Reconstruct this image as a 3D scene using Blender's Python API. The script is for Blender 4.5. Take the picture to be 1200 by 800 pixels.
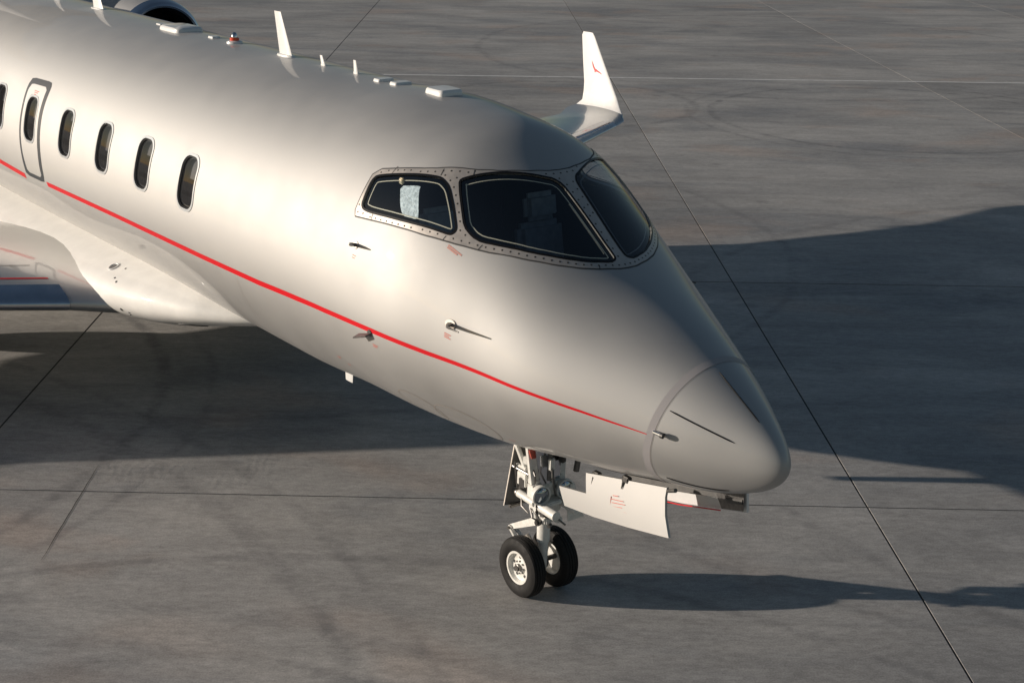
import bpy, bmesh, math, random
import numpy as np
from mathutils import Vector, Matrix
from mathutils.geometry import delaunay_2d_cdt
random.seed(7)
for o in list(bpy.data.objects): bpy.data.objects.remove(o)
scene = bpy.context.scene
COL = scene.collection
R = math.radians

# ------------------------------------------------------------------ camera, sky, sun
cam = bpy.data.cameras.new('camera'); camo = bpy.data.objects.new('camera', cam); COL.objects.link(camo)
CAM = dict(cx=6.554, cy=-7.296, cz=6.129, yaw=143.005, pitch=-18.378, roll=1.117, f=1802.3)
y_, p_, r_ = R(CAM['yaw']), R(CAM['pitch']), R(CAM['roll'])
fwd = Vector((math.cos(y_)*math.cos(p_), math.sin(y_)*math.cos(p_), math.sin(p_)))
rt = Vector((math.sin(y_), -math.cos(y_), 0)); up = rt.cross(fwd)
rt2 = rt*math.cos(r_)+up*math.sin(r_); up2 = -rt*math.sin(r_)+up*math.cos(r_)
M = Matrix((rt2, up2, -fwd)).transposed().to_4x4(); M.translation = (CAM['cx'], CAM['cy'], CAM['cz'])
camo.matrix_world = M
cam.sensor_width = 36; cam.lens = CAM['f']/1200*36; cam.clip_end = 5000; cam.clip_start = .1
scene.camera = camo

SUN_AZ, SUN_EL = 53.5, 11.2           # direction the shadows fall, elevation
w = bpy.data.worlds.new('World'); scene.world = w; w.use_nodes = True
nt = w.node_tree; bg = nt.nodes['Background']
sky = nt.nodes.new('ShaderNodeTexSky'); sky.sky_type = 'NISHITA'; sky.sun_disc = False
sky.sun_elevation = R(SUN_EL); sky.sun_rotation = R((90-(SUN_AZ+180)) % 360)
sky.air_density = 1.0; sky.dust_density = .6; sky.ozone_density = 1.0
nt.links.new(sky.outputs[0], bg.inputs[0]); bg.inputs[1].default_value = .066
sl = bpy.data.lights.new('sun', 'SUN'); sl.energy = 5.0; sl.angle = R(.5); sl.color = (1, .885, .765)
so = bpy.data.objects.new('sun', sl); COL.objects.link(so)
d = Vector((math.cos(R(SUN_AZ))*math.cos(R(SUN_EL)), math.sin(R(SUN_AZ))*math.cos(R(SUN_EL)), -math.sin(R(SUN_EL))))
so.rotation_euler = d.to_track_quat('-Z', 'Y').to_euler()
scene.view_settings.view_transform = 'Standard'; scene.view_settings.look = 'None'
scene.view_settings.exposure = -.10; scene.view_settings.gamma = 1

# ------------------------------------------------------------------ materials
def mat(name, col, rough=.5, metal=0., coat=0., coat_rough=.03, spec=.5):
    m = bpy.data.materials.new(name); m.use_nodes = True
    b = m.node_tree.nodes['Principled BSDF']
    b.inputs['Base Color'].default_value = (*col, 1); b.inputs['Roughness'].default_value = rough
    b.inputs['Metallic'].default_value = metal; b.inputs['Coat Weight'].default_value = coat
    b.inputs['Coat Roughness'].default_value = coat_rough; b.inputs['Specular IOR Level'].default_value = spec
    return m
def node(m, t, **kw):
    n = m.node_tree.nodes.new(t)
    for k, v in kw.items():
        if k in n.inputs.keys(): n.inputs[k].default_value = v
        else: setattr(n, k, v)
    return n
def link(m, a, b): m.node_tree.links.new(a, b)
def vary(m, col, amt=.12, scale=6, rough=None, bump=0, bscale=30, stretch=(1, 1, 1), bdist=.01):
    """procedural mottling of colour / roughness / relief"""
    b = m.node_tree.nodes['Principled BSDF']
    g = node(m, 'ShaderNodeNewGeometry'); mp = node(m, 'ShaderNodeMapping'); mp.inputs['Scale'].default_value = stretch
    link(m, g.outputs['Position'], mp.inputs[0])
    n = node(m, 'ShaderNodeTexNoise', Scale=scale, Detail=5.0, Roughness=.6); link(m, mp.outputs[0], n.inputs['Vector'])
    r = node(m, 'ShaderNodeMapRange'); r.inputs['From Min'].default_value = .3; r.inputs['From Max'].default_value = .7
    r.inputs['To Min'].default_value = 1-amt; r.inputs['To Max'].default_value = 1+amt
    link(m, n.outputs[0], r.inputs[0])
    mx = node(m, 'ShaderNodeMix', data_type='RGBA', blend_type='MULTIPLY'); mx.inputs[0].default_value = 1
    mx.inputs[6].default_value = (*col, 1); link(m, r.outputs[0], mx.inputs[7]); link(m, mx.outputs[2], b.inputs['Base Color'])
    if rough:
        r2 = node(m, 'ShaderNodeMapRange'); r2.inputs['From Min'].default_value = .3; r2.inputs['From Max'].default_value = .7
        r2.inputs['To Min'].default_value = rough[0]; r2.inputs['To Max'].default_value = rough[1]
        link(m, n.outputs[0], r2.inputs[0]); link(m, r2.outputs[0], b.inputs['Roughness'])
    if bump:
        n2 = node(m, 'ShaderNodeTexNoise', Scale=bscale, Detail=3.0); link(m, mp.outputs[0], n2.inputs['Vector'])
        bp = node(m, 'ShaderNodeBump', Strength=bump, Distance=bdist); link(m, n2.outputs[0], bp.inputs['Height'])
        link(m, bp.outputs[0], b.inputs['Normal'])
        if b.inputs['Coat Weight'].default_value > 0: link(m, bp.outputs[0], b.inputs['Coat Normal'])
    return m
PC = (.488, .484, .476)
paint = vary(mat('champagne_paint', PC, .70, 1.0, .5, .03), PC, .025, 2.2, (.68, .73), .12, .9, bdist=.006)
wpaint = vary(mat('wing_paint', (.50, .50, .49), .32, .75, 1.0, .02), (.50, .50, .49), .03, 3, None, .3, 1.6, bdist=.008)
fairp = vary(mat('fairing_paint', (.80, .785, .75), .6, .0, .4, .05), (.80, .785, .75), .05, 5, None, .5, 2.5, (1, 1, 1), .012)
framem = vary(mat('window_frame_metal', (.50, .46, .42), .42, .55, .2, .1), (.50, .46, .42), .08, 9, (.35, .5))
white = vary(mat('white_paint', (.72, .72, .71), .45, 0, .4, .05), (.72, .72, .71), .05, 12)
gearw = vary(mat('gear_white', (.74, .73, .69), .4, 0, .3, .1), (.74, .73, .69), .14, 25, (.3, .55))
polished = vary(mat('polished_metal', (.62, .63, .66), .12, 1.0), (.62, .63, .66), .06, 8, (.08, .17))
chrome = mat('chrome', (.75, .75, .76), .1, 1.0)
steel = vary(mat('dark_steel', (.16, .155, .15), .4, .8), (.16, .155, .15), .3, 40)
black = mat('black_rubber', (.012, .012, .013), .6)
gasket = mat('black_gasket', (.008, .008, .009), .35, spec=.25)
tyrem = vary(mat('tyre_rubber', (.014, .0135, .0135), .7, spec=.3), (.014, .0135, .0135), .3, 20, (.6, .85))
seam = mat('seam_dark', (.05, .05, .05), .6)
redm = mat('red_paint', (.66, .006, .014), .45, 0, .15, .1, .3)
pinktxt = mat('faded_print', (.62, .30, .25), .5)
redtxt = mat('red_print', (.62, .12, .08), .5)
greyring = mat('grey_door_outline', (.028, .034, .042), .55, 0, .05, .05)
bandm = mat('radome_band', (.34, .325, .33), .6)
interior = vary(mat('cockpit_dark', (.035, .037, .042), .7), (.035, .037, .042), .3, 6)
seatm = vary(mat('seat_fabric', (.26, .29, .32), .7), (.26, .29, .32), .2, 14)
shade_m = vary(mat('window_shade', (.13, .135, .14), .6), (.13, .135, .14), .15, 9)
rimm = mat('window_rim', (.66, .68, .70), .3, .5, .3)
rail = mat('beige_rail', (.90, .80, .60), .4)
beige = mat('beige_trim', (.62, .53, .36), .5)
foil = vary(mat('foil_sunshade', (.86, .93, .93), .4, .0), (.86, .93, .93), .35, 30, (.15, .5), .6, 40)
lensm = vary(mat('lamp_lens', (.30, .34, .38), .06, .9, 1, .02), (.30, .34, .38), .3, 30)
redlens = mat('red_beacon_lens', (.65, .06, .02), .1, 0, 1, .02)
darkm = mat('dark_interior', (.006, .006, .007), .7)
fanm = mat('fan_blades', (.05, .05, .055), .35, .8)
inner_door = vary(mat('door_inner_grey', (.12, .117, .113), .6, .1), (.12, .117, .113), .2, 12)

def glass(name, tint, trans, ior=1.5, dc=(.05, .055, .06)):
    m = bpy.data.materials.new(name); m.use_nodes = True
    t = m.node_tree; t.nodes.remove(t.nodes['Principled BSDF'])
    out = t.nodes['Material Output']
    tr = t.nodes.new('ShaderNodeBsdfTransparent'); tr.inputs[0].default_value = (*tint, 1)
    gl = t.nodes.new('ShaderNodeBsdfGlossy'); gl.inputs['Roughness'].default_value = .02
    ge = t.nodes.new('ShaderNodeNewGeometry'); dt = t.nodes.new('ShaderNodeVectorMath'); dt.operation = 'DOT_PRODUCT'
    t.links.new(ge.outputs['Incoming'], dt.inputs[0]); t.links.new(ge.outputs['Normal'], dt.inputs[1])
    def mth(op, a, b=None):
        n = t.nodes.new('ShaderNodeMath'); n.operation = op
        for k, v in enumerate((a, b)):
            if v is None: continue
            if isinstance(v, (int, float)): n.inputs[k].default_value = v
            else: t.links.new(v, n.inputs[k])
        return n.outputs[0]
    r0 = ((ior-1)/(ior+1))**2
    refl = mth('ADD', mth('MULTIPLY', mth('POWER', mth('SUBTRACT', 1.0, mth('ABSOLUTE', dt.outputs['Value'])), 5.0), 1-r0), r0)
    df = t.nodes.new('ShaderNodeBsdfDiffuse'); df.inputs[0].default_value = (*dc, 1)
    m1 = t.nodes.new('ShaderNodeMixShader'); m1.inputs[0].default_value = 1-trans
    t.links.new(tr.outputs[0], m1.inputs[1]); t.links.new(df.outputs[0], m1.inputs[2])
    m2 = t.nodes.new('ShaderNodeMixShader'); t.links.new(refl, m2.inputs[0])
    t.links.new(m1.outputs[0], m2.inputs[1]); t.links.new(gl.outputs[0], m2.inputs[2])
    t.links.new(m2.outputs[0], out.inputs[0])
    return m
windshield_glass = glass('windshield_glass', (.80, .85, .88), .97, 1.95)
cabin_glass = glass('cabin_glass', (.85, .85, .86), .80, 1.4, (.10, .10, .105))

# ------------------------------------------------------------------ object helpers
def link_obj(name, me, m, parent=None, kind=None, smooth=False):
    o = bpy.data.objects.new(name, me); COL.objects.link(o)
    if m is not None and not me.materials: me.materials.append(m)
    if parent is not None: o.parent = parent
    if kind: o['kind'] = kind
    if smooth:
        for p in me.polygons: p.use_smooth = True
    return o
def mesh_from(verts, faces, name='mesh'):
    me = bpy.data.meshes.new(name); me.from_pydata([tuple(v) for v in verts], [], [tuple(f) for f in faces]); me.update(); return me
def bm_obj(name, bm, m, parent=None, kind=None, smooth=True, angle=35):
    bmesh.ops.recalc_face_normals(bm, faces=bm.faces)
    me = bpy.data.meshes.new(name); bm.to_mesh(me); bm.free()
    o = link_obj(name, me, m, parent, kind)
    if smooth:
        me.polygons.foreach_set('use_smooth', [True]*len(me.polygons))
        me.set_sharp_from_angle(angle=R(angle))
    return o
def add_box(bm, c, s, rot=None, bev=0):
    r = bmesh.ops.create_cube(bm, size=1)['verts']
    Mx = Matrix.Translation(c) @ (rot.to_4x4() if rot else Matrix.Identity(4)) @ Matrix.Diagonal((*s, 1))
    bmesh.ops.transform(bm, matrix=Mx, verts=r)
    if bev:
        es = list({e for v in r for e in v.link_edges})
        bmesh.ops.bevel(bm, geom=es, offset=bev, segments=2, affect='EDGES', clamp_overlap=True)
def add_tube(bm, pts, r, n=12, cap=True):
    """tube along points, r scalar or list"""
    pts = [Vector(p) for p in pts]; rs = r if isinstance(r, (list, tuple)) else [r]*len(pts)
    rings = []
    for i, p in enumerate(pts):
        t = (pts[min(i+1, len(pts)-1)]-pts[max(i-1, 0)]).normalized()
        a = t.cross(Vector((0, 0, 1)) if abs(t.z) < .9 else Vector((1, 0, 0))).normalized(); b = t.cross(a)
        rings.append([bm.verts.new(p+(a*math.cos(k*2*math.pi/n)+b*math.sin(k*2*math.pi/n))*rs[i]) for k in range(n)])
    for i in range(len(rings)-1):
        for k in range(n): bm.faces.new((rings[i][k], rings[i][(k+1) % n], rings[i+1][(k+1) % n], rings[i+1][k]))
    if cap: bm.faces.new(rings[0]); bm.faces.new(rings[-1])
def add_lathe(bm, c, axis, prof, n=40):
    """prof: list of (along, radius)"""
    axis = Vector(axis).normalized(); c = Vector(c)
    a = axis.cross(Vector((0, 0, 1)) if abs(axis.z) < .9 else Vector((1, 0, 0))).normalized(); b = axis.cross(a)
    rings = []
    for (h, r) in prof:
        if r < 1e-5: rings.append([bm.verts.new(c+axis*h)])
        else: rings.append([bm.verts.new(c+axis*h+(a*math.cos(k*2*math.pi/n)+b*math.sin(k*2*math.pi/n))*r) for k in range(n)])
    for i in range(len(rings)-1):
        A, B = rings[i], rings[i+1]
        for k in range(n):
            q = [A[k % len(A)], A[(k+1) % len(A)], B[(k+1) % len(B)], B[k % len(B)]]
            q = list(dict.fromkeys(q))
            if len(q) > 2: bm.faces.new(q)
def add_prism(bm, pts, ext):
    """polygon extruded by vector"""
    ext = Vector(ext); A = [bm.verts.new(Vector(p)) for p in pts]; B = [bm.verts.new(Vector(p)+ext) for p in pts]
    bm.faces.new(A); bm.faces.new(B[::-1])
    n = len(A)
    for i in range(n): bm.faces.new((A[i], A[(i+1) % n], B[(i+1) % n], B[i]))
def tag(o, label, cat, group=None):
    o['label'] = label; o['category'] = cat
    if group: o['group'] = group
    return o

# ------------------------------------------------------------------ apron
concrete = bpy.data.materials.new('apron_concrete'); concrete.use_nodes = True
def build_concrete(m):
    b = m.node_tree.nodes['Principled BSDF']; b.inputs['Roughness'].default_value = .8; b.inputs['Specular IOR Level'].default_value = .35
    g = node(m, 'ShaderNodeNewGeometry')
    rot = node(m, 'ShaderNodeMapping', vector_type='POINT'); rot.inputs['Rotation'].default_value = (0, 0, -R(53)); link(m, g.outputs['Position'], rot.inputs[0])
    def noise(scale, stretch, det=5, rough=.6, dist=0.):
        mp = node(m, 'ShaderNodeMapping'); mp.inputs['Scale'].default_value = (*stretch, 1); link(m, rot.outputs[0], mp.inputs[0])
        n = node(m, 'ShaderNodeTexNoise', Scale=scale, Detail=float(det), Roughness=rough, Distortion=dist); link(m, mp.outputs[0], n.inputs['Vector']); return n.outputs[0]
    def rng(x, a, b2, c, d2):
        r = node(m, 'ShaderNodeMapRange'); r.interpolation_type = 'SMOOTHSTEP'
        for i, v in enumerate((a, b2, c, d2)): r.inputs[i+1].default_value = v
        link(m, x, r.inputs[0]); return r.outputs[0]
    def mul(a, b2):
        n = node(m, 'ShaderNodeMath', operation='MULTIPLY'); link(m, a, n.inputs[0])
        if isinstance(b2, (int, float)): n.inputs[1].default_value = b2
        else: link(m, b2, n.inputs[1])
        return n.outputs[0]
    def mixc(fac, a, b2, bt='MIX'):
        n = node(m, 'ShaderNodeMix', data_type='RGBA', blend_type=bt)
        if isinstance(fac, float): n.inputs[0].default_value = fac
        else: link(m, fac, n.inputs[0])
        for k, v in ((6, a), (7, b2)):
            if isinstance(v, tuple): n.inputs[k].default_value = (*v, 1)
            else: link(m, v, n.inputs[k])
        return n.outputs[2]
    big = rng(noise(.16, (1, 2.2), 4, .55, .6), .35, .65, 0, 1)
    c = mixc(big, (.315, .307, .298), (.435, .417, .394))
    c = mixc(mul(rng(noise(.33, (.5, 1.6), 5, .6, .8), .50, .66, 0, 1), .6), c, (.235, .242, .250))
    c = mixc(mul(rng(noise(.45, (.8, 1.2), 3, .5, .3), .54, .70, 0, 1), .55), c, (.43, .35, .30))
    streak = noise(.8, (.7, 1.9), 9, .74, 1.2)
    c = mixc(1.0, c, rng(streak, .30, .70, .86, 1.12), 'MULTIPLY')
    streak2 = noise(2.2, (.7, 2.4), 8, .78, .8)
    c = mixc(1.0, c, rng(streak2, .28, .72, .90, 1.10), 'MULTIPLY')
    mid = noise(11, (.8, 1.6), 6, .75)
    c = mixc(1.0, c, rng(mid, .28, .72, .85, 1.17), 'MULTIPLY')
    fine = noise(60, (1, 1), 3, .7)
    c = mixc(1.0, c, rng(fine, .3, .7, .84, 1.14), 'MULTIPLY')
    c = mixc(mul(rng(noise(28, (1, 1), 4, .6), .66, .74, 0, 1), .5), c, (.16, .155, .15))
    spots = node(m, 'ShaderNodeTexVoronoi', Scale=.55); link(m, rot.outputs[0], spots.inputs['Vector'])
    sn = node(m, 'ShaderNodeMath', operation='ADD'); link(m, spots.outputs['Distance'], sn.inputs[0]); link(m, mul(mid, .18), sn.inputs[1])
    c = mixc(rng(sn.outputs[0], .10, .20, .42, 0), c, (.16, .155, .15))
    # light dusty scuffs
    c = mixc(mul(rng(noise(1.3, (.6, 2.4), 8, .75, .9), .60, .78, 0, 1), .35), c, (.52, .50, .475))
    # rubber arcs left by turning wheels
    wob = noise(.35, (1, 1), 2, .5)
    fade = rng(noise(2.6, (1, 1), 6, .7), .38, .66, .15, 1)
    for (cx, cy, rad, wd, st) in [(-16.5, 21, 4.2, .10, .42), (-16.5, 21, 4.75, .08, .3), (-22, 15.5, 3.2, .13, .35), (2, -9, 8.2, .12, .30), (2, -9, 8.8, .10, .25), (-12, -6, 6.2, .10, .42), (-12, -6, 6.75, .07, .3),
                                  (-1, 12, 9.2, .10, .25), (-14, 4, 7.6, .09, .25), (1.5, -5.5, 7.2, .07, .3), (-3, 6.5, 5.0, .08, .22), (-26, 27, 9, .14, .3), (-6, -16, 14.5, .12, .35), (-6, -16, 15.1, .09, .25)]:
        v = node(m, 'ShaderNodeVectorMath', operation='DISTANCE'); link(m, g.outputs['Position'], v.inputs[0]); v.inputs[1].default_value = (cx, cy, 0)
        a = node(m, 'ShaderNodeMath', operation='SUBTRACT'); link(m, v.outputs['Value'], a.inputs[0]); a.inputs[1].default_value = rad
        a2 = node(m, 'ShaderNodeMath', operation='MULTIPLY_ADD'); link(m, wob, a2.inputs[0]); a2.inputs[1].default_value = .30; link(m, a.outputs[0], a2.inputs[2])
        a3 = node(m, 'ShaderNodeMath', operation='SUBTRACT'); link(m, a2.outputs[0], a3.inputs[0]); a3.inputs[1].default_value = .15
        ab = node(m, 'ShaderNodeMath', operation='ABSOLUTE'); link(m, a3.outputs[0], ab.inputs[0])
        k = rng(ab.outputs[0], wd*.2, wd*1.4, st*1.25, 0)
        c = mixc(mul(k, fade), c, (.11, .11, .115))
    oi = node(m, 'ShaderNodeObjectInfo')
    c = mixc(1.0, c, rng(oi.outputs['Random'], 0, 1, .94, 1.06), 'MULTIPLY')
    link(m, c, b.inputs['Base Color'])
    # relief: broom texture, and rippled finish in one area
    wv = node(m, 'ShaderNodeTexWave', Scale=3.2, Distortion=7.0, Detail=2.0); wv.inputs['Detail Scale'].default_value = 1.2; link(m, rot.outputs[0], wv.inputs['Vector'])
    dv = node(m, 'ShaderNodeVectorMath', operation='DISTANCE'); link(m, g.outputs['Position'], dv.inputs[0]); dv.inputs[1].default_value = (-7.0, -1.25, 0)
    msk = rng(dv.outputs['Value'], .25, 1.6, 1, 0)
    rip = mul(wv.outputs[0], mul(msk, rng(noise(1.5, (1, 1), 3, .5), .42, .58, 0, 1)))
    b0 = node(m, 'ShaderNodeBump', Strength=.3, Distance=.003); link(m, rip, b0.inputs['Height'])
    b1 = node(m, 'ShaderNodeBump', Strength=.35, Distance=.006); link(m, streak2, b1.inputs['Height']); link(m, b0.outputs[0], b1.inputs['Normal'])
    b2 = node(m, 'ShaderNodeBump', Strength=.35, Distance=.003); link(m, fine, b2.inputs['Height']); link(m, b1.outputs[0], b2.inputs['Normal'])
    link(m, b2.outputs[0], b.inputs['Normal'])
build_concrete(concrete)
sealant = mat('joint_sealant', (.03, .03, .03), .8)
ground = link_obj('ground', mesh_from([(-2500, -2500, -.05), (2500, -2500, -.05), (2500, 2500, -.05), (-2500, 2500, -.05)], [(0, 1, 2, 3)]), concrete, kind='structure')
link_obj('joint_filler', mesh_from([(-62, -22, -.005), (22, -22, -.005), (22, 62, -.005), (-62, 62, -.005)], [(0, 1, 2, 3)]), sealant, parent=ground)
# the joints, as lines on the ground: (point, angle, width)
def ln(p, q): return (Vector(p), math.atan2(q[1]-p[1], q[0]-p[0]))
AF = [((-8.88, -2.47), -37.3), ((-3.95, 4.85), -34.85), ((-15.92, 23.13), -38.2+0.0)]
u0 = Vector((.604, .797))
LA = [(Vector(AF[0][0])-u0*8.3*k, R(-37.5), .012) for k in (3, 2, 1)] + [(Vector(AF[0][0]), R(-37.3), .022), (Vector(AF[1][0]), R(-34.85), .019), (Vector((-15.92, 23.13)), R(-33.6), .02)] \
     + [(Vector((-15.92, 23.13))+u0*8.5*k, R(-34), .012) for k in (1, 2, 3)]
n0 = Vector((-.797, .604))
LH = [(Vector((-7.28, -3.03))-n0*7.7*k, R(53), .012) for k in (2, 1)] + [(Vector((-7.28, -3.03)), math.atan2(7.88, 5.97), .019), (Vector((-8.91, 7.65)), math.atan2(3.84, 2.81), .03),
      (Vector((-13.466, 13.488)), R(53.8), .007), (Vector((-24.41, 19.097)), R(55.3), .010)] + [(Vector((-24.41, 19.097))+n0*9*k, R(55.3), .010) for k in (1, 2, 3)]
def isect(a, b):
    p, q = a[0], b[0]; dx = Vector((math.cos(a[1]), math.sin(a[1]))); dy = Vector((math.cos(b[1]), math.sin(b[1])))
    det = dx.x*(-dy.y)+dy.x*dx.y; rr = q-p
    t = (rr.x*(-dy.y)+dy.x*rr.y)/det
    return p+dx*t
for i in range(len(LA)-1):
    for j in range(len(LH)-1):
        c = [isect(LA[i], LH[j]), isect(LA[i+1], LH[j]), isect(LA[i+1], LH[j+1]), isect(LA[i], LH[j+1])]
        ws = [LH[j][2], LA[i+1][2], LH[j+1][2], LA[i][2]]
        # inset each side by half its joint
        L = []
        for k in range(4):
            a, b_ = c[k], c[(k+1) % 4]; t = (b_-a).normalized(); nn = Vector((-t.y, t.x)); ctr = sum(c, Vector((0, 0)))/4
            if (ctr-a).dot(nn) < 0: nn = -nn
            L.append((a+nn*ws[k]/2, math.atan2(t.y, t.x)))
        top = [isect(L[(k-1) % 4], L[k]) for k in range(4)]
        ctr = sum(top, Vector((0, 0)))/4
        ch = .0012
        ins = [p+(ctr-p).normalized()*ch*1.4 for p in top]
        vs = [(p.x, p.y, 0) for p in ins]+[(p.x, p.y, -ch) for p in top]+[(p.x, p.y, -.045) for p in top]
        fs = [(0, 1, 2, 3)]+[(k, k+4, (k+1) % 4+4, (k+1) % 4) for k in range(4)]+[(k+4, k+8, (k+1) % 4+8, (k+1) % 4+4) for k in range(4)]
        me = mesh_from(vs, fs, 'concrete_slab'); 
        bm = bmesh.new(); bm.from_mesh(me); bmesh.ops.recalc_face_normals(bm, faces=bm.faces)
        if bm.faces[0].normal.z < 0: bmesh.ops.reverse_faces(bm, faces=bm.faces)
        bm.to_mesh(me); bm.free()
        link_obj('concrete_slab', me, concrete, parent=ground)
crack = []
for k in range(15):
    f = k/14; crack.append(Vector((-7.31+1.72*f, -2.02-1.23*f))+Vector((.58, .81))*random.uniform(-.004, .004))
V = []
for k, p in enumerate(crack):
    w__ = .0038*(1-abs(k/7-1)**3)+.0008; V += [(p.x-.58*w__, p.y-.81*w__, .003), (p.x+.58*w__, p.y+.81*w__, .003)]
link_obj('sealed_crack', mesh_from(V, [(2*k, 2*k+1, 2*k+3, 2*k+2) for k in range(14)]), sealant, parent=ground)
# thin white line painted along the far joint
whiteline = vary(mat('apron_line_paint', (.80, .79, .76), .7), (.80, .79, .76), .18, 5)
p, a, _ = LH[5]; t = Vector((math.cos(a), math.sin(a))); nn = Vector((-t.y, t.x))
q = [p-t*25-nn*.06-nn*.03, p+t*40-nn*.06-nn*.03, p+t*40+nn*.06-nn*.03, p-t*25+nn*.06-nn*.03]
lo = link_obj('painted_line', mesh_from([(v.x, v.y, .004) for v in q], [(0, 1, 2, 3)]), whiteline, kind='structure')

# ------------------------------------------------------------------ fuselage surface
ZC = 2.649
KN = np.sqrt(np.array([0, .1, .3, .6, 1.0, 1.4, 1.8, 2.2, 2.6, 3.0, 3.5, 4.2, 5.2]))
TOP = np.array([-.589, -.413, -.254, -.075, .12, .282, .477, .759, 1.027, 1.234, 1.321, 1.372, 1.345])
BOT = np.array([-.589, -.763, -.872, -.96, -1.017, -1.079, -1.121, -1.192, -1.232, -1.25, -1.276, -1.296, -1.345])
HW = np.array([0, .126, .253, .422, .613, .798, .952, 1.051, 1.159, 1.262, 1.308, 1.331, 1.345])
ZM = np.array([-.589, -.61, -.601, -.565, -.497, -.426, -.345, -.27, -.201, -.138, -.085, -.029, 0])
def mspl(y):
    n = len(KN); h = np.diff(KN); A = np.zeros((n, n)); b = np.zeros(n); A[0, 0] = 1; A[-1, -1] = 2*h[-1]; A[-1, -2] = h[-1]
    b[-1] = 6*(0-(y[-1]-y[-2])/h[-1])
    for i in range(1, n-1):
        A[i, i-1] = h[i-1]; A[i, i] = 2*(h[i-1]+h[i]); A[i, i+1] = h[i]; b[i] = 6*((y[i+1]-y[i])/h[i]-(y[i]-y[i-1])/h[i-1])
    return np.linalg.solve(A, b)
MS = [mspl(y) for y in (TOP, BOT, HW, ZM)]
def spl(y, m, t):
    t = np.clip(t, KN[0], KN[-1]); i = np.clip(np.searchsorted(KN, t)-1, 0, len(KN)-2); d = t-KN[i]; e = KN[i+1]-t; H = KN[i+1]-KN[i]
    return m[i]*e**3/6/H+m[i+1]*d**3/6/H+(y[i]/H-m[i]*H/6)*e+(y[i+1]/H-m[i+1]*H/6)*d
def surf0(s, th):
    t = np.sqrt(np.maximum(s, 0)); a = spl(TOP, MS[0], t); b = spl(BOT, MS[1], t); w_ = spl(HW, MS[2], t); z = spl(ZM, MS[3], t)
    k = np.clip((s-13.3)/6.5, 0, 1); k2 = np.minimum(k*1.3, 1)**1.3
    a = a-.20*k**1.6; b = b+2.2*k2*k2*(3-2*k2); w_ = w_*(1-.85*k**1.4); z = np.where(k > 0, (a+b)/2*np.minimum(k*3, 1), z)
    c = np.cos(th); zz = np.where(c > 0, z+(a-z)*c, z+(z-b)*c)
    return np.stack([-s+0*th, -w_*np.sin(th), ZC+zz], -1)
def snorm(s, th):
    e = 1e-3; s = np.maximum(s, .002)
    ds = surf0(s+e, th)-surf0(s-np.minimum(e, s*.5), th); dt = surf0(s, th+e)-surf0(s, th-e)
    n = np.cross(ds, dt); n /= np.linalg.norm(n, axis=-1, keepdims=True)+1e-12
    c = surf0(s, th); out = c-np.stack([-np.maximum(s, .3)-0*th, 0*th, ZC+0*th-.3*(s < 1)], -1)
    n *= np.sign((n*out).sum(-1, keepdims=True)+1e-12)
    return n
def S(s, th, h=0.):
    s = np.asarray(s, float); th = np.asarray(th, float)
    return surf0(s, th)+snorm(s, th)*np.asarray(h)[..., None] if np.ndim(h) else surf0(s, th)+snorm(s, th)*h
def pt(s, th, h=0.): return Vector(S(s, th, h).tolist())

def inside(poly, P):
    poly = np.asarray(poly); x, y = P[:, 0], P[:, 1]; r = np.zeros(len(P), bool); j = len(poly)-1
    for i in range(len(poly)):
        xi, yi = poly[i]; xj, yj = poly[j]
        c = ((yi > y) != (yj > y)) & (x < (xj-xi)*(y-yi)/(yj-yi+1e-15)+xi); r ^= c; j = i
    return r
def cdist(poly, P):
    poly = np.asarray(poly); d = np.full(len(P), 1e9); A = poly; B = np.roll(poly, -1, 0)
    for a, b in zip(A, B):
        ab = b-a; t = np.clip(((P-a)@ab)/(ab@ab+1e-15), 0, 1); d = np.minimum(d, np.linalg.norm(P-a-t[:, None]*ab, axis=1))
    return d
def chaikin(loop, n=2, cut=.25):
    L = [tuple(p) for p in loop]
    for _ in range(n):
        o = []
        for i in range(len(L)):
            a, b = L[i], L[(i+1) % len(L)]
            o.append((a[0]*(1-cut)+b[0]*cut, a[1]*(1-cut)+b[1]*cut)); o.append((a[0]*cut+b[0]*(1-cut), a[1]*cut+b[1]*(1-cut)))
        L = o
    return L
def resample(loop, ds, closed=True):
    P = np.asarray(loop, float); out = []
    n = len(P) if closed else len(P)-1
    for i in range(n):
        a, b = P[i], P[(i+1) % len(P)]; k = max(1, int(np.ceil(np.hypot(b[0]-a[0], b[1]-a[1])/ds)))
        for j in range(k): out.append(tuple(a+(b-a)*j/k))
    if not closed: out.append(tuple(P[-1]))
    return out
def metric(loop):            # average radius for theta
    s = np.mean([p[0] for p in loop]); return float(spl(HW, MS[2], np.sqrt(s)))
def offset(loop, d):
    """d>0 grows; distance in metres, mitred"""
    r = metric(loop); P = np.asarray(loop, float)*[1, r]
    area = .5*np.sum(P[:, 0]*np.roll(P[:, 1], -1)-np.roll(P[:, 0], -1)*P[:, 1])
    a = P-np.roll(P, 1, 0); b = np.roll(P, -1, 0)-P
    a /= np.linalg.norm(a, axis=1)[:, None]+1e-12; b /= np.linalg.norm(b, axis=1)[:, None]+1e-12
    na = np.stack([a[:, 1], -a[:, 0]], 1); nb = np.stack([b[:, 1], -b[:, 0]], 1)
    if area < 0: na, nb = -na, -nb
    m = na+nb; m /= np.linalg.norm(m, axis=1)[:, None]+1e-12; c = np.maximum((m*na).sum(1), .5)
    return [tuple(x) for x in (P+m*(d/c)[:, None])/[1, r]]
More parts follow.
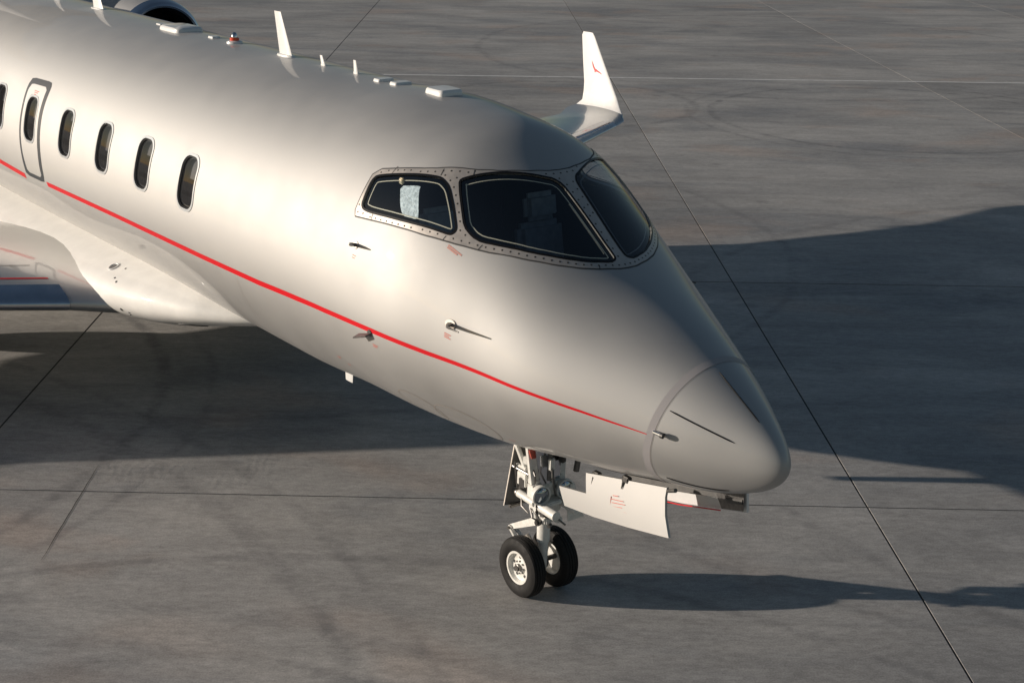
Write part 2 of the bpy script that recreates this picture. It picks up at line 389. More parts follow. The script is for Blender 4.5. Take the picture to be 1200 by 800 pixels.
def patch(name, loop, holes=(), h=0., h0=None, m=None, parent=None, ds=.05, grid=True, extra=None, kind=None, wallholes=True):
    """triangulated piece of the fuselage surface bounded by loop (s,theta) at height h, with rim down to h0"""
    r = metric(loop); loops = [loop]+list(holes)
    V = []; E = []
    for L in loops:
        k = len(V); V += [(p[0], p[1]*r) for p in L]; E += [(k+i, k+(i+1) % len(L)) for i in range(len(L))]
    LL = [np.asarray(L)*[1, r] for L in loops]
    if grid:
        P0 = LL[0]; xs = np.arange(P0[:, 0].min()+ds/2, P0[:, 0].max(), ds); ys = np.arange(P0[:, 1].min()+ds/2, P0[:, 1].max(), ds)
        if len(xs) and len(ys):
            G = np.stack(np.meshgrid(xs, ys, indexing='ij'), -1).reshape(-1, 2); G = G+np.random.RandomState(1).uniform(-.02, .02, G.shape)*ds
            ok = inside(P0, G)
            for L in LL[1:]: ok &= ~inside(L, G)
            for L in LL: ok &= cdist(L, G) > ds*.35
            V += [tuple(p) for p in G[ok]]
    vo, eo, fo, *_ = delaunay_2d_cdt([Vector(v) for v in V], E, [], 0, 1e-7)
    vo = np.array([tuple(v) for v in vo]); F = np.array([f for f in fo if len(f) == 3]); c = vo[F].mean(1)
    ok = inside(LL[0], c)
    for L in LL[1:]: ok &= ~inside(L, c)
    F = F[ok]; s, th = vo[:, 0], vo[:, 1]/r
    X = S(s, th, h); N = snorm(s, th); n = len(vo)
    fn = np.cross(X[F[:, 1]]-X[F[:, 0]], X[F[:, 2]]-X[F[:, 0]]); flip = (fn*N[F[:, 0]]).sum(1) < 0; F[flip] = F[flip][:, ::-1]
    verts = X.tolist(); faces = F.tolist(); norms = N.tolist(); nf = len(faces); nv = n
    if h0 is not None:
        cnt = {}
        for f in faces:
            for i in range(3): cnt[(f[i], f[(i+1) % 3])] = 1
        bd = [e for e in cnt if (e[1], e[0]) not in cnt]
        Y = S(s, th, h0)
        for a, b in bd:
            k = len(verts); verts += [X[a].tolist(), X[b].tolist(), Y[b].tolist(), Y[a].tolist()]
            t = X[b]-X[a]; nn = np.cross(t, N[a]); nn /= np.linalg.norm(nn)+1e-12
            norms += [nn.tolist()]*4; faces.append((k, k+3, k+2, k+1))
    me = mesh_from(verts, faces, name)
    me.polygons.foreach_set('use_smooth', [True]*len(me.polygons))
    me.normals_split_custom_set_from_vertices(norms)
    return link_obj(name, me, m, parent, kind)
def ribbon(name, path, width, h=.002, m=None, parent=None, closed=False, ds=.04, kind=None, thick=.0):
    """band of given width (scalar or list per point) along a path on the surface"""
    ws = width if isinstance(width, (list, tuple)) else [width]*len(path)
    P = np.array([(p[0], p[1], w_) for p, w_ in zip(path, ws)])
    out = []; n = len(P) if closed else len(P)-1
    for i in range(n):
        a, b = P[i], P[(i+1) % len(P)]; k = max(1, int(np.ceil(np.hypot(b[0]-a[0], (b[1]-a[1])*1.2)/ds)))
        for j in range(k): out.append(a+(b-a)*j/k)
    if not closed: out.append(P[-1])
    P = np.array(out); s, th, wd = P.T; X = S(s, th, h); N = snorm(s, th)
    if closed: T = np.roll(X, -1, 0)-np.roll(X, 1, 0)
    else: T = np.gradient(X, axis=0)
    B = np.cross(T, N); B /= np.linalg.norm(B, axis=1)[:, None]+1e-12
    A = X+B*wd[:, None]/2; C = X-B*wd[:, None]/2; n = len(X)
    verts = A.tolist()+C.tolist(); norms = N.tolist()*2
    faces = [(i, (i+1) % n, n+(i+1) % n, n+i) for i in range(n if closed else n-1)]
    me = mesh_from(verts, faces, name); me.polygons.foreach_set('use_smooth', [True]*len(faces))
    me.normals_split_custom_set_from_vertices(norms)
    return link_obj(name, me, m, parent, kind)

# ------------------------------------------------------------------ the jet
jet = bpy.data.objects.new('business_jet', None); COL.objects.link(jet); jet.location = (0, 0, 0)
tag(jet, 'champagne silver business jet with a thin red stripe, parked on the concrete apron', 'jet')

def mir(L): return [(a, -b) for a, b in L][::-1]
top_edge = [(3.706, .807), (3.164, .655), (2.857, .496), (2.722, .374), (2.625, .227), (2.571, .088)]
bot_edge = [(3.689, 1.108), (3.456, 1.083), (3.114, 1.044), (2.876, 1.007), (2.707, .963), (2.605, .933), (2.443, .872), (2.347, .827), (2.117, .677), (1.952, .527), (1.831, .375), (1.763, .245), (1.713, .09)]
frame_loop = top_edge+[(2.562, 0)]+[(a, -b) for a, b in top_edge[::-1]]+[(a, -b) for a, b in bot_edge]+[(1.706, 0)]+bot_edge[::-1]
frame_loop = resample(chaikin(frame_loop, 1, .12), .05)
W1 = [(3.64, .83), (3.058, .674), (3.006, .668), (2.909, .683), (2.775, .764), (2.673, .845), (2.659, .873), (2.676, .906), (2.713, .922), (3.076, 1.001), (3.508, 1.049), (3.602, 1.048), (3.641, 1.028), (3.655, .972), (3.672, .875)]
W2 = [(2.885, .617), (2.874, .585), (2.534, .147), (2.503, .098), (2.44, .060), (2.323, .055), (2.071, .048), (1.821, .046), (1.792, .065), (1.78, .119), (1.844, .287), (1.955, .446), (2.111, .603), (2.296, .733), (2.448, .817), (2.529, .831), (2.625, .816), (2.725, .738), (2.82, .669)]
W1 = resample(chaikin(W1, 2, .2), .03); W2 = resample(chaikin(W2, 1, .2), .03)
PANES = [W1, W2, mir(W2), mir(W1)]

# cabin windows: centre s, theta
CW = [(6.465, 1.327, 1), (7.452, 1.327, 1), (8.435, 1.333, 1), (9.45, 1.345, 1), (10.50, 1.352, 1), (11.52, 1.352, 1), (12.5, 1.352, 1), (13.5, 1.352, 1)]
def rrect(s0, t0, hs, ht, rr, n=6):
    L = []; rt_ = rr/1.345
    for (sx, sy, a0) in ((1, 1, 0), (-1, 1, 90), (-1, -1, 180), (1, -1, 270)):
        for k in range(n+1):
            a = R(a0+90*k/n); L.append((s0+sx*(hs-rr)+rr*math.cos(a), t0+sy*(ht-rt_)+rt_*math.sin(a)))
    return L
cab_holes = [resample(rrect(s, t, .165, .190, .12), .05) for s, t, _ in CW]

def build_skin():
    ts = [.02, .04, .07, .1, .14, .18]+list(np.arange(.215, math.sqrt(19.8), .03)); sv = np.array(ts)**2
    NTH = 150; thv = -math.pi+2*math.pi*np.arange(NTH+1)/NTH
    SC = 1.345
    # work in (q, th*SC), q a stretched s so cells stay even near the nose
    def q_of_s(s): return np.where(s < 4, np.sqrt(np.maximum(s, 0))*2.0, 4+(s-4)*.5+0)   # continuous at s=4
    V = []; E = []; hl = []
    for L in [frame_loop]+cab_holes:
        L = np.asarray(L); Q = np.stack([q_of_s(L[:, 0]), L[:, 1]*SC], 1); hl.append(Q)
        k = len(V); V += [tuple(p) for p in Q]; E += [(k+i, k+(i+1) % len(Q)) for i in range(len(Q))]
    G = np.stack(np.meshgrid(q_of_s(sv), thv*SC, indexing='ij'), -1).reshape(-1, 2)
    edge = (np.abs(np.abs(G[:, 1])-math.pi*SC) < 1e-6) | (G[:, 0] <= q_of_s(sv[0])+1e-9) | (G[:, 0] >= q_of_s(sv[-1])-1e-9)
    jit = np.random.RandomState(3).uniform(-1e-4, 1e-4, G.shape); G = G+jit*(~edge)[:, None]
    ok = np.ones(len(G), bool)
    for Q in hl:
        bb = (G[:, 0] > Q[:, 0].min()-.1) & (G[:, 0] < Q[:, 0].max()+.1) & (G[:, 1] > Q[:, 1].min()-.1) & (G[:, 1] < Q[:, 1].max()+.1)
        i = np.where(bb)[0]; bad = inside(Q, G[i]) | (cdist(Q, G[i]) < .014); ok[i[bad]] = False
    V += [tuple(p) for p in G[ok]]
    vo, eo, fo, *_ = delaunay_2d_cdt([Vector(v) for v in V], E, [], 0, 1e-8)
    vo = np.array([tuple(v) for v in vo]); F = np.array([f for f in fo if len(f) == 3]); c = vo[F].mean(1); keep = np.ones(len(F), bool)
    for Q in hl: keep &= ~inside(Q, c)
    F = F[keep]
    q = vo[:, 0]; s = np.where(q < 4, (q/2)**2, 4+(q-4)/.5); th = vo[:, 1]/SC
    X = S(s, th); N = snorm(s, th)
    fn = np.cross(X[F[:, 1]]-X[F[:, 0]], X[F[:, 2]]-X[F[:, 0]]); flip = (fn*N[F[:, 0]]).sum(1) < 0; F[flip] = F[flip][:, ::-1]
    verts = X.tolist(); norms = N.tolist(); faces = F.tolist()
    # nose cap
    ring = [i for i in range(len(s)) if s[i] < .00041]; ring.sort(key=lambda i: th[i])
    k = len(verts); verts.append([0.0003, 0, ZC+TOP[0]-.004]); norms.append([1, 0, 0])
    for a, b in zip(ring[:-1], ring[1:]): faces.append((k, a, b) if np.cross(X[a]-np.array(verts[k]), X[b]-np.array(verts[k]))[0] > 0 else (k, b, a))
    # thickness: inner rim of the openings
    cnt = {(f[i], f[(i+1) % 3]) for f in F.tolist() for i in range(3)}
    bd = [e for e in cnt if (e[1], e[0]) not in cnt and abs(abs(th[e[0]])-math.pi) > .01 and .01 < s[e[0]] < 19.5]
    for a, b in bd:
        k = len(verts); Ya = X[a]-N[a]*.05; Yb = X[b]-N[b]*.05
        verts += [X[a].tolist(), X[b].tolist(), Yb.tolist(), Ya.tolist()]; t = X[b]-X[a]; nn = np.cross(t, N[a]); nn /= np.linalg.norm(nn)+1e-12
        norms += [nn.tolist()]*4; faces.append((k, k+3, k+2, k+1))
    me = mesh_from(verts, faces, 'fuselage'); me.polygons.foreach_set('use_smooth', [True]*len(me.polygons))
    me.normals_split_custom_set_from_vertices(norms)
    return link_obj('fuselage', me, paint, jet)
fus = build_skin()

# --- windshield frame with its panes
fr = patch('windshield_frame', offset(frame_loop, -.006), PANES, .003, -.02, framem, jet, .06)
ribbon('frame_seam', frame_loop, .012, .0012, seam, fr, closed=True)
for i, L in enumerate(PANES):
    g_ = patch('windshield_pane' if i in (1, 2) else 'side_window_pane', offset(L, -.004), (), -.006, None, windshield_glass, jet, .08)
    ribbon('gasket', offset(L, -.003), .018, .005, gasket, g_, closed=True)
    ribbon('inner_rail', offset(L, -.048), .0085, -.016, rail if i in (0, 1) else shade_m, g_, closed=True)
ribbon('post_light_strip', [(2.30, .088), (2.15, .083), (2.0, .080), (1.88, .085)], [.008, .018, .016, .010], -.040, rail, fr)  # pale strip painted as sunlight along the inner window post
# frame splice lines
for pth in ([(3.495, .736), (3.502, .799)], [(3.062, .616), (3.042, .662)], [(2.859, .499), (2.825, .542)], [(3.458, 1.084), (3.464, 1.042)], [(2.718, .964), (2.708, .931)], [(2.441, .872), (2.432, .825)], [(1.768, .249), (1.794, .228)]):
    ribbon('splice_seam', pth, .007, .0042, seam, fr)
# rivets
def rivets():
    bm = bmesh.new()
    def dot(s, th):
        c = pt(s, th, .0035); n = Vector(snorm(np.array(s), np.array(th)).tolist()); a = n.cross(Vector((0, 0, 1))).normalized(); b = n.cross(a); r = .0086
        ring = [bm.verts.new(c+(a*math.cos(k*math.pi/3)+b*math.sin(k*math.pi/3))*r) for k in range(6)]; t = bm.verts.new(c+n*.0022)
        for k in range(6): bm.faces.new((ring[k], ring[(k+1) % 6], t))
    rows = [offset(frame_loop, -.032)]+[offset(L, .032) for L in PANES]
    placed = []
    for row in rows:
        r_ = metric(row); P = np.asarray(row)*[1, r_]; P = np.vstack([P, P[:1]]); d = np.r_[0, np.cumsum(np.linalg.norm(np.diff(P, axis=0), axis=1))]
        for x in np.arange(0, d[-1], .068):
            s = np.interp(x, d, P[:, 0]); th = np.interp(x, d, P[:, 1])/r_
            q = np.array([[s, th]])
            if not inside(offset(frame_loop, -.012), q)[0] or any(inside(offset(L, .022), q)[0] for L in PANES): continue
            X = pt(s, th)
            if any((X-y).length < .048 for y in placed): continue
            placed.append(X); dot(s, th)
    return bm_obj('rivets', bm, mat('rivet_head', (.06, .055, .05), .5, .4), fr, kind='stuff', smooth=False)
rivets()
# --- cockpit interior
lin = [(1.15, -2.3), (5.0, -2.3), (5.0, 2.3), (1.15, 2.3)]
lin = resample(lin, .12)
patch('cockpit_liner', lin, [offset(L, .012) for L in PANES], -.055, None, interior, jet, .1)
X = S(np.full(40, 5.02), np.linspace(-math.pi, math.pi, 41)[:-1], -.06)
link_obj('cockpit_bulkhead', mesh_from(X.tolist(), [tuple(range(40))]), interior, jet)
bm = bmesh.new()
add_prism(bm, [(-1.5, -.45, 2.62), (-1.95, -.62, 2.82), (-2.32, -.74, 2.90), (-2.42, -.76, 2.78), (-2.42, .76, 2.78), (-2.32, .74, 2.90), (-1.95, .62, 2.82), (-1.5, .45, 2.62)], (0, 0, -.06))
add_box(bm, (-2.5, 0, 2.55), (.12, 1.5, .5), None, .02); add_box(bm, (-3.0, 0, 2.3), (1.0, .4, .3), None, .03)
bm_obj('instrument_panel', bm, interior, jet, angle=20)
bm = bmesh.new(); add_box(bm, (-3.5, 0, 1.85), (2.6, 1.5, .05)); bm_obj('cockpit_floor', bm, interior, jet)
for sy in (-1, 1):
    bm = bmesh.new(); y = .52*sy
    add_box(bm, (-3.15, y, 2.35), (.5, .48, .14), None, .05); add_box(bm, (-3.44, y, 2.68), (.14, .48, .62), Matrix.Rotation(R(-10), 3, 'Y'), .05)
    add_box(bm, (-3.47, y, 3.12), (.11, .34, .24), Matrix.Rotation(R(-8), 3, 'Y'), .045)
    bm_obj('pilot_seat', bm, seatm, jet)
# foil shade in the side window, hung from a small clip
fs = patch('foil_sunshade', resample(chaikin([(3.368, .828), (3.172, .772), (3.158, .80), (3.018, .938), (3.035, .957), (3.17, .977), (3.245, .937)], 1, .15), .03), (), -.03, -.036, foil, jet, .04)
fs['label'] = 'crumpled silver sunshade inside the side window'
bm = bmesh.new(); q = pt(3.375, .80, -.02); add_box(bm, q, (.05, .03, .05), None, .008); bm_obj('shade_clip', bm, beige, fs)

# --- nose details
A_ = np.array([(.0, .722), (.33, .748), (.715, .783), (1.08, .818), (1.37, .836), (1.70, .850), (2.1, .876), (2.6, .93), (math.pi, .965)])
cf = np.linalg.lstsq(np.stack([A_[:, 0]**k for k in (0, 2, 4, 6)], 1), A_[:, 1], rcond=None)[0]
aft = [(float(sum(c_*t_**k for c_, k in zip(cf, (0, 2, 4, 6)))), float(t_)) for t_ in np.linspace(-math.pi, math.pi, 73)]
ribbon('radome_band', [(a-.026, b) for a, b in aft], .055, .0015, bandm, jet)
ribbon('radome_seam', [(a-.0545, b) for a, b in aft], .0022, .0022, framem, jet)
STR = [((.727, 1.106), (.295, 1.109)), ((.631, .17), (.233, .287)), ((.727, -1.106), (.295, -1.109)), ((.78, 2.3), (.36, 2.5)), ((.78, -2.3), (.36, -2.5))]
for a, b in STR:
    bm = bmesh.new(); pts_ = [pt(a[0]+(b[0]-a[0])*k/12, a[1]+(b[1]-a[1])*k/12, .002) for k in range(13)]
    add_tube(bm, pts_, [.002]+[.0052]*11+[.002], 6); bm_obj('lightning_strip', bm, gasket, jet)
# red stripe, broken at the emergency exit
ST = [(11.78, 1.888), (10.93, 1.912), (10.198, 1.8776), (8.2543, 1.846), (6.2308, 1.823), (5.0816, 1.8032), (4.4, 1.777), (3.957, 1.753), (3.267, 1.702), (2.652, 1.667), (2.25, 1.634), (1.879, 1.602), (1.56, 1.5656), (1.306, 1.543), (1.063, 1.530), (.837, 1.5138)]
SW = [.072, .070, .068, .064, .062, .060, .057, .052, .046, .040, .035, .030, .025, .020, .014, .006]
SW = [v*.9 for v in SW]
ribbon('red_stripe', ST[2:], SW[2:], .0016, redm, jet); ribbon('red_stripe', [(14.5, 1.888), (11.78, 1.888), (10.93, 1.912)], .07, .0016, redm, jet)
ribbon('red_stripe', [(a, -b) for a, b in [(14.5, 1.888)]+ST], [.07]+SW, .0016, redm, jet)
# emergency exit
EO = [(10.76, 1.014), (10.215, 1.000), (10.163, 1.044), (10.17, 1.229), (10.165, 1.4156), (10.17, 1.64), (10.215, 1.80), (10.2784, 1.8788), (10.8537, 1.8842), (10.825, 1.75), (10.814, 1.66), (10.81, 1.5186), (10.80, 1.30), (10.81, 1.089)]
EI = [(10.70, 1.066), (10.25, 1.055), (10.252, 1.264), (10.24, 1.4348), (10.25, 1.626), (10.30, 1.835), (10.745, 1.842), (10.755, 1.66), (10.752, 1.51), (10.742, 1.29), (10.75, 1.122)]
hole = resample(rrect(10.50, 1.352, .185, .205, .13), .05)
door = patch('emergency_exit', resample(chaikin(EI, 1, .12), .06), [hole], .004, .0, paint, jet, .08)
patch('exit_outline', resample(chaikin(EO, 1, .15), .06), [resample(chaikin(EI, 1, .12), .06)], .0025, None, greyring, door, .05)
for k, (a, l) in enumerate(((1.115, .13), (1.13, .10), (1.147, .05))):
    ribbon('red_marking', [(10.56-k*.01, a), (10.56-l-k*.01, a)], .008, .0055, redtxt, door)
# cabin windows
for i, (s, t, _) in enumerate(CW):
    o_ = resample(rrect(s, t, .180, .202, .128), .04); i_ = resample(rrect(s, t, .158, .184, .115), .04)
    fw = patch('cabin_window', o_, [i_], .006, -.002, rimm, jet, .04)
    ribbon('gasket', rrect(s, t, .152, .179, .111), .014, -.006, gasket, fw, closed=True)
    patch('pane', resample(rrect(s, t, .160, .186, .117), .05), (), -.018, None, cabin_glass, fw, .06)
    bmv = patch('window_reveal', resample(rrect(s, t, .21, .235, .14), .05), [resample(rrect(s, t, .138, .166, .10), .05)], -.030, None, interior, fw, .06)
    back = patch('cabin_dark', resample(rrect(s, t, .21, .235, .14), .05), (), -.12, -.0, interior, fw, .08)
    sh = (-.02, -.06, .03, -.10, .00, -.04, 0, 0)[i]; L = [(s-.14, t-.185), (s+.14, t-.185), (s+.14, t+sh), (s-.14, t+sh)]
    patch('window_shade', resample(L, .05), (), -.075, None, shade_m, fw, .06)
    if i == 2: patch('curtain', resample([(s-.13, t-.03), (s-.05, t+.16), (s-.13, t+.16)], .05), (), -.05, None, beige, fw, .06)

# --- probes, vanes, markings on the starboard side
def pitot(s, th, name='pitot_probe', L=.15, base=.045):
    c = pt(s, th); n = Vector(snorm(np.array(s), np.array(th)).tolist())
    bm = bmesh.new(); add_lathe(bm, c, n, [(-.006, base*.85), (.004, base*.85), (.006, base*.78), (.006, 0)], 24); bmesh.ops.scale(bm, vec=(1.15, 1, .85), verts=bm.verts, space=Matrix.Translation(-c))
    o = bm_obj(name, bm, framem, jet, angle=12)
    bm = bmesh.new(); add_tube(bm, [c, c+n*.05+Vector((.012, 0, 0)), c+n*.085+Vector((.05, 0, 0)), c+n*.09+Vector((L, 0, 0))], [.017, .014, .011, .005], 10)
    add_prism(bm, [c+Vector((-.03, 0, 0)), c+Vector((.03, 0, 0)), c+n*.07+Vector((.045, 0, 0)), c+n*.07+Vector((.015, 0, 0))], (0, 0, .012))
    bm_obj('probe_tube', bm, steel, o); return o
for sg in (1, -1):
    pitot(2.441, 1.391*sg, L=.20, base=.055); pitot(3.551, 1.25*sg, 'pitot_probe', .12, .042)
# angle-of-attack vane just under the stripe
for sg in (1, -1):
    c = pt(3.285, 1.727*sg); n = Vector(snorm(np.array(3.285), np.array(1.727*sg)).tolist()); bm = bmesh.new()
    add_lathe(bm, c, n, [(0, .03), (.008, .028), (.012, 0)], 16); o = bm_obj('vane_base', bm, steel, jet)
    bm = bmesh.new(); add_prism(bm, [c+n*.01+Vector((.02, 0, -.005)), c+n*.05+Vector((.0, 0, -.02)), c+n*.085+Vector((-.13, 0, -.05)), c+n*.03+Vector((-.12, 0, -.035))], (0, 0, .012)); bm_obj('vane', bm, steel, o)
# ice detector by the radome
for sg in (1, -1):
    c = pt(.79, 1.447*sg); n = Vector(snorm(np.array(.79), np.array(1.447*sg)).tolist()); c2 = pt(.735, 1.436*sg)
    bm = bmesh.new(); add_tube(bm, [c+n*.012, c2+n*.03], .014, 10); o = bm_obj('air_data_probe', bm, polished, jet)
    bm = bmesh.new(); add_tube(bm, [c2+n*.03, c2+n*.035+(c2-c)*.35], .021, 12); bm_obj('probe_head', bm, steel, o)
def marks(s, th, rows, wid, hgt=.008, gap=.014, mm=redtxt):
    for k in range(rows):
        l = wid*(1-.25*(k % 2)); ribbon('red_marking', [(s, th+k*gap), (s-l, th+k*gap)], hgt, .002, mm, jet)
marks(2.66, .968, 2, .13, .012, .014, pinktxt); marks(3.56, 1.308, 2, .05, .006); marks(2.485, 1.462, 3, .06, .006, .012); marks(3.28, 1.808, 2, .07, .006); marks(4.11, 2.17, 2, .05, .006); marks(4.0, 2.215, 1, .05, .006); marks(2.2, 2.40, 1, .07, .006)
# closed oval covers low on the side
for (s, t, hs, ht) in ((2.58, 2.375, .30, .22), (3.08, 2.35, .24, .17)):
    ribbon('service_panel_seam', [(s+hs*math.cos(a)*(1-.25*math.sin(a)), t+ht*math.sin(a)) for a in np.linspace(0, 2*math.pi, 41)[:-1]], .012, .0012, framem, jet, closed=True)
# panel joints in the skin
for s0 in (4.9, 5.9, 7.95, 9.95, 12.0):
    pass
ribbon('skin_seam', [(5.55, a) for a in np.linspace(1.86, 2.9, 12)], .004, .001, framem, jet)

# --- roof antennas
def blade(x, z0, h, c0, c1, sweep, th=.03, name='blade_antenna', plate=True, down=False):
    sg = -1 if down else 1; bm = bmesh.new(); N_ = 10; rings = []
    for k in range(6):
        f = k/5; c = c0+(c1-c0)*f; xo = x-sweep*f; z = z0+sg*h*f; ring = []
        for j in range(N_):
            a = 2*math.pi*j/N_; ring.append(bm.verts.new((xo+math.cos(a)*c/2, math.sin(a)*th/2*(1-.6*f), z)))
        rings.append(ring)
    for i in range(5):
        for j in range(N_): bm.faces.new((rings[i][j], rings[i][(j+1) % N_], rings[i+1][(j+1) % N_], rings[i+1][j]))
    bm.faces.new(rings[-1])
    o = bm_obj(name, bm, white, jet)
    if plate:
        bm = bmesh.new(); add_lathe(bm, (x, 0, z0-.012*sg), (0, 0, sg), [(0, c0*.62), (.022, c0*.56), (.026, 0)], 24)
        bmesh.ops.scale(bm, vec=(1, .38, 1), verts=bm.verts, space=Matrix.Translation((-x, 0, 0))); bm_obj('antenna_base', bm, white, o)
    return o
blade(-6.89, 4.0, .41, .25, .13, .15, .04)
blade(-6.16, 4.0, .085, .075, .045, .045, .025); blade(-5.57, 4.005, .11, .07, .045, .025, .025)
blade(-11.55, 3.99, .42, .30, .12, .17, .04)
blade(-12.9, 3.99, .30, .22, .10, .12, .04)
blade(-5.78, 1.315, .36, .19, .13, -.0, .03, 'belly_antenna', False, True)
def puck(x, lx, ly, h, z0=None, name='satellite_antenna'):
    z0 = ZC+float(spl(TOP, MS[0], math.sqrt(-x)))-.012 if z0 is None else z0
    bm = bmesh.new(); n = 40; rings = []
    for (f, hh) in ((1, 0), (1, h*.45), (.96, h*.8), (.88, h), (.0, h)):
        ring = []
        for j in range(n):
            a = 2*math.pi*j/n; c, s_ = math.cos(a), math.sin(a); e = .35
            px = math.copysign(abs(c)**e, c)*lx/2*max(f, .01); py = math.copysign(abs(s_)**e, s_)*ly/2*max(f, .01); drop = .5*(py*py)/1.345
            ring.append(bm.verts.new((x+px, py, z0+hh-(drop if hh < h*.5 else drop*.5))))
        rings.append(ring)
    for i in range(4):
        for j in range(n): bm.faces.new((rings[i][j], rings[i][(j+1) % n], rings[i+1][(j+1) % n], rings[i+1][j]))
    bmesh.ops.remove_doubles(bm, verts=bm.verts, dist=.0008)
    return bm_obj(name, bm, white, jet)
puck(-4.15, .27, .24, .055); puck(-4.82, .12, .18, .035); puck(-5.10, .11, .17, .035); puck(-9.25, .50, .34, .055); puck(-9.75, .12, .10, .025); puck(-8.45, .12, .10, .03)
bm = bmesh.new(); add_lathe(bm, (-7.98, 0, 3.99), (0, 0, 1), [(0, .085), (.02, .08), (.03, .05), (.03, 0)], 24); bc = bm_obj('beacon', bm, white, jet)
bm = bmesh.new(); add_lathe(bm, (-7.98, 0, 4.018), (0, 0, 1), [(0, .05), (.03, .048), (.035, .03)], 20); bm_obj('red_lens', bm, redlens, bc)
bm = bmesh.new(); add_lathe(bm, (-7.98, 0, 4.05), (0, 0, 1), [(0, .032), (.03, .03), (.05, .015), (.055, 0)], 20); bm_obj('clear_dome', bm, polished, bc)

# ------------------------------------------------------------------ belly fairing
def build_fairing():
    # s, halfwidth, z centre, up height, down depth
    K = np.array([(6.35, .50, 1.50, .06, .07), (6.6, .76, 1.50, .15, .14), (7.1, 1.08, 1.48, .28, .23), (7.7, 1.27, 1.45, .36, .36), (8.3, 1.40, 1.42, .38, .43), (9.0, 1.45, 1.41, .36, .49), (10, 1.43, 1.40, .34, .50), (12, 1.40, 1.40, .30, .50), (14.2, 1.3, 1.42, .34, .48), (15.4, .95, 1.75, .34, .34), (16.4, .5, 2.2, .2, .2)])
    ss = np.r_[np.arange(6.36, 9.2, .08), np.arange(9.2, 16.4, .25)]; n = 72; V = []; F = []
    D = [np.interp(ss, K[:, 0], K[:, i]) for i in range(1, 5)]
    ker = np.array([1, 2, 3, 2, 1.])/9
    D = [np.convolve(np.r_[d[0], d[0], d, d[-1], d[-1]], ker, 'valid') for d in D]
    globals().update(FAIR_S=ss, FAIR_D=D)
    for i, s in enumerate(ss):
        hw, zc, u_, dn = [d[i] for d in D]
        for k in range(n):
            a = 2*math.pi*k/n; c, s_ = math.cos(a), math.sin(a); e = 2/2.3
            yy = math.copysign(abs(c)**e, c)*hw; zz = math.copysign(abs(s_)**e, s_); V.append((-s, yy, zc+zz*(u_ if zz > 0 else dn)))
    for i in range(len(ss)-1):
        for k in range(n): F.append((i*n+k, i*n+(k+1) % n, (i+1)*n+(k+1) % n, (i+1)*n+k))
    F.append(tuple(range(n))); F.append(tuple((len(ss)-1)*n+k for k in range(n)))
    me = mesh_from(V, F, 'belly_fairing'); bm = bmesh.new(); bm.from_mesh(me)
    return bm_obj('belly_fairing', bm, fairp, jet, angle=60)
fairing = build_fairing()
def fair_y(x, z):
    s_ = -x; hw, zc, u_, dn = [float(np.interp(s_, FAIR_S, d)) for d in FAIR_D]
    k = min(abs(z-zc)/(u_ if z > zc else dn), .999); return -hw*(1-k**2.3)**(1/2.3)
def on_fair(x, z):
    e = .01; y = fair_y(x, z); a = Vector((e*2, fair_y(x+e, z)-fair_y(x-e, z), 0)); b = Vector((0, fair_y(x, z+e)-fair_y(x, z-e), 2*e))
    n = a.cross(b).normalized(); n = n if n.y < 0 else -n
    return Vector((x, y, z)), n
c, n = on_fair(-8.6, 1.64)
bm = bmesh.new(); add_lathe(bm, c, n, [(-.01, .066), (.010, .062), (.012, .052), (.002, .044)], 28); rp = bm_obj('ram_air_port', bm, white, fairing)
bm = bmesh.new(); add_lathe(bm, c, n, [(-.004, .047), (.004, .046), (.004, 0)], 24); bm_obj('port_hole', bm, steel, rp)
for (x, z, r_) in ((-8.40, 1.66, .012), (-8.36, 1.59, .012), (-8.28, 1.57, .014), (-8.16, 1.30, .022), (-8.10, 1.25, .014), (-8.06, 1.285, .012)):
    c, n = on_fair(x, z); bm = bmesh.new(); add_lathe(bm, c, n, [(-.004, r_), (.004, r_*.9), (.005, 0)], 12); bm_obj('drain_port', bm, steel, fairing)
c, n = on_fair(-7.35, 1.27); bm = bmesh.new(); add_lathe(bm, (0, 0, 0), (0, 0, 1), [(-.03, .09), (.004, .085), (.006, 0)], 30); bmesh.ops.scale(bm, vec=(2.0, 1, 1), verts=bm.verts)
bmesh.ops.transform(bm, matrix=Matrix.Translation(c) @ n.to_track_quat('Z', 'Y').to_matrix().to_4x4() @ Matrix.Rotation(R(10), 4, 'Z'), verts=bm.verts); bm_obj('landing_light_window', bm, seam, fairing)

# ------------------------------------------------------------------ wings
def airfoil(n=22, t=.12, droop=.015):
    up_, lo_ = [], []
    for k in range(n+1):
        x = .5*(1-math.cos(math.pi*k/n)); y = 5*t*(.2969*math.sqrt(x)-.126*x-.3516*x*x+.2843*x**3-.1036*x**4)
        cm = .012*math.sin(math.pi*x)-droop*(1-x)**4-.03*x*(t > .07)
        up_.append((x, y+cm)); lo_.append((x, -y*.95+cm))
    return up_[::-1]+lo_[1:]
def loft(sections, prof_fn, closed_tip=True, rng=None):
    V, F = [], []; n = None
    for (le, ch, cant, t) in sections:
        P = prof_fn(22, t) if prof_fn is airfoil else prof_fn(t); P = [p for p in P if rng is None or p[0] <= rng]; n = len(P); a = R(cant)
        for (x, y) in P: V.append((le[0]-x*ch, le[1]-math.sin(a)*y*ch, le[2]+math.cos(a)*y*ch))
    m_ = len(sections)
    for i in range(m_-1):
        for k in range(n-1): F.append((i*n+k, i*n+k+1, (i+1)*n+k+1, (i+1)*n+k))
        if rng is None: F.append((i*n+n-1, i*n, (i+1)*n, (i+1)*n+n-1))
    if closed_tip and rng is None: F.append(tuple((m_-1)*n+k for k in range(n)))
    return V, F
WSEC = []
def le_x(y): return -8.56-.523*(y-1.55)
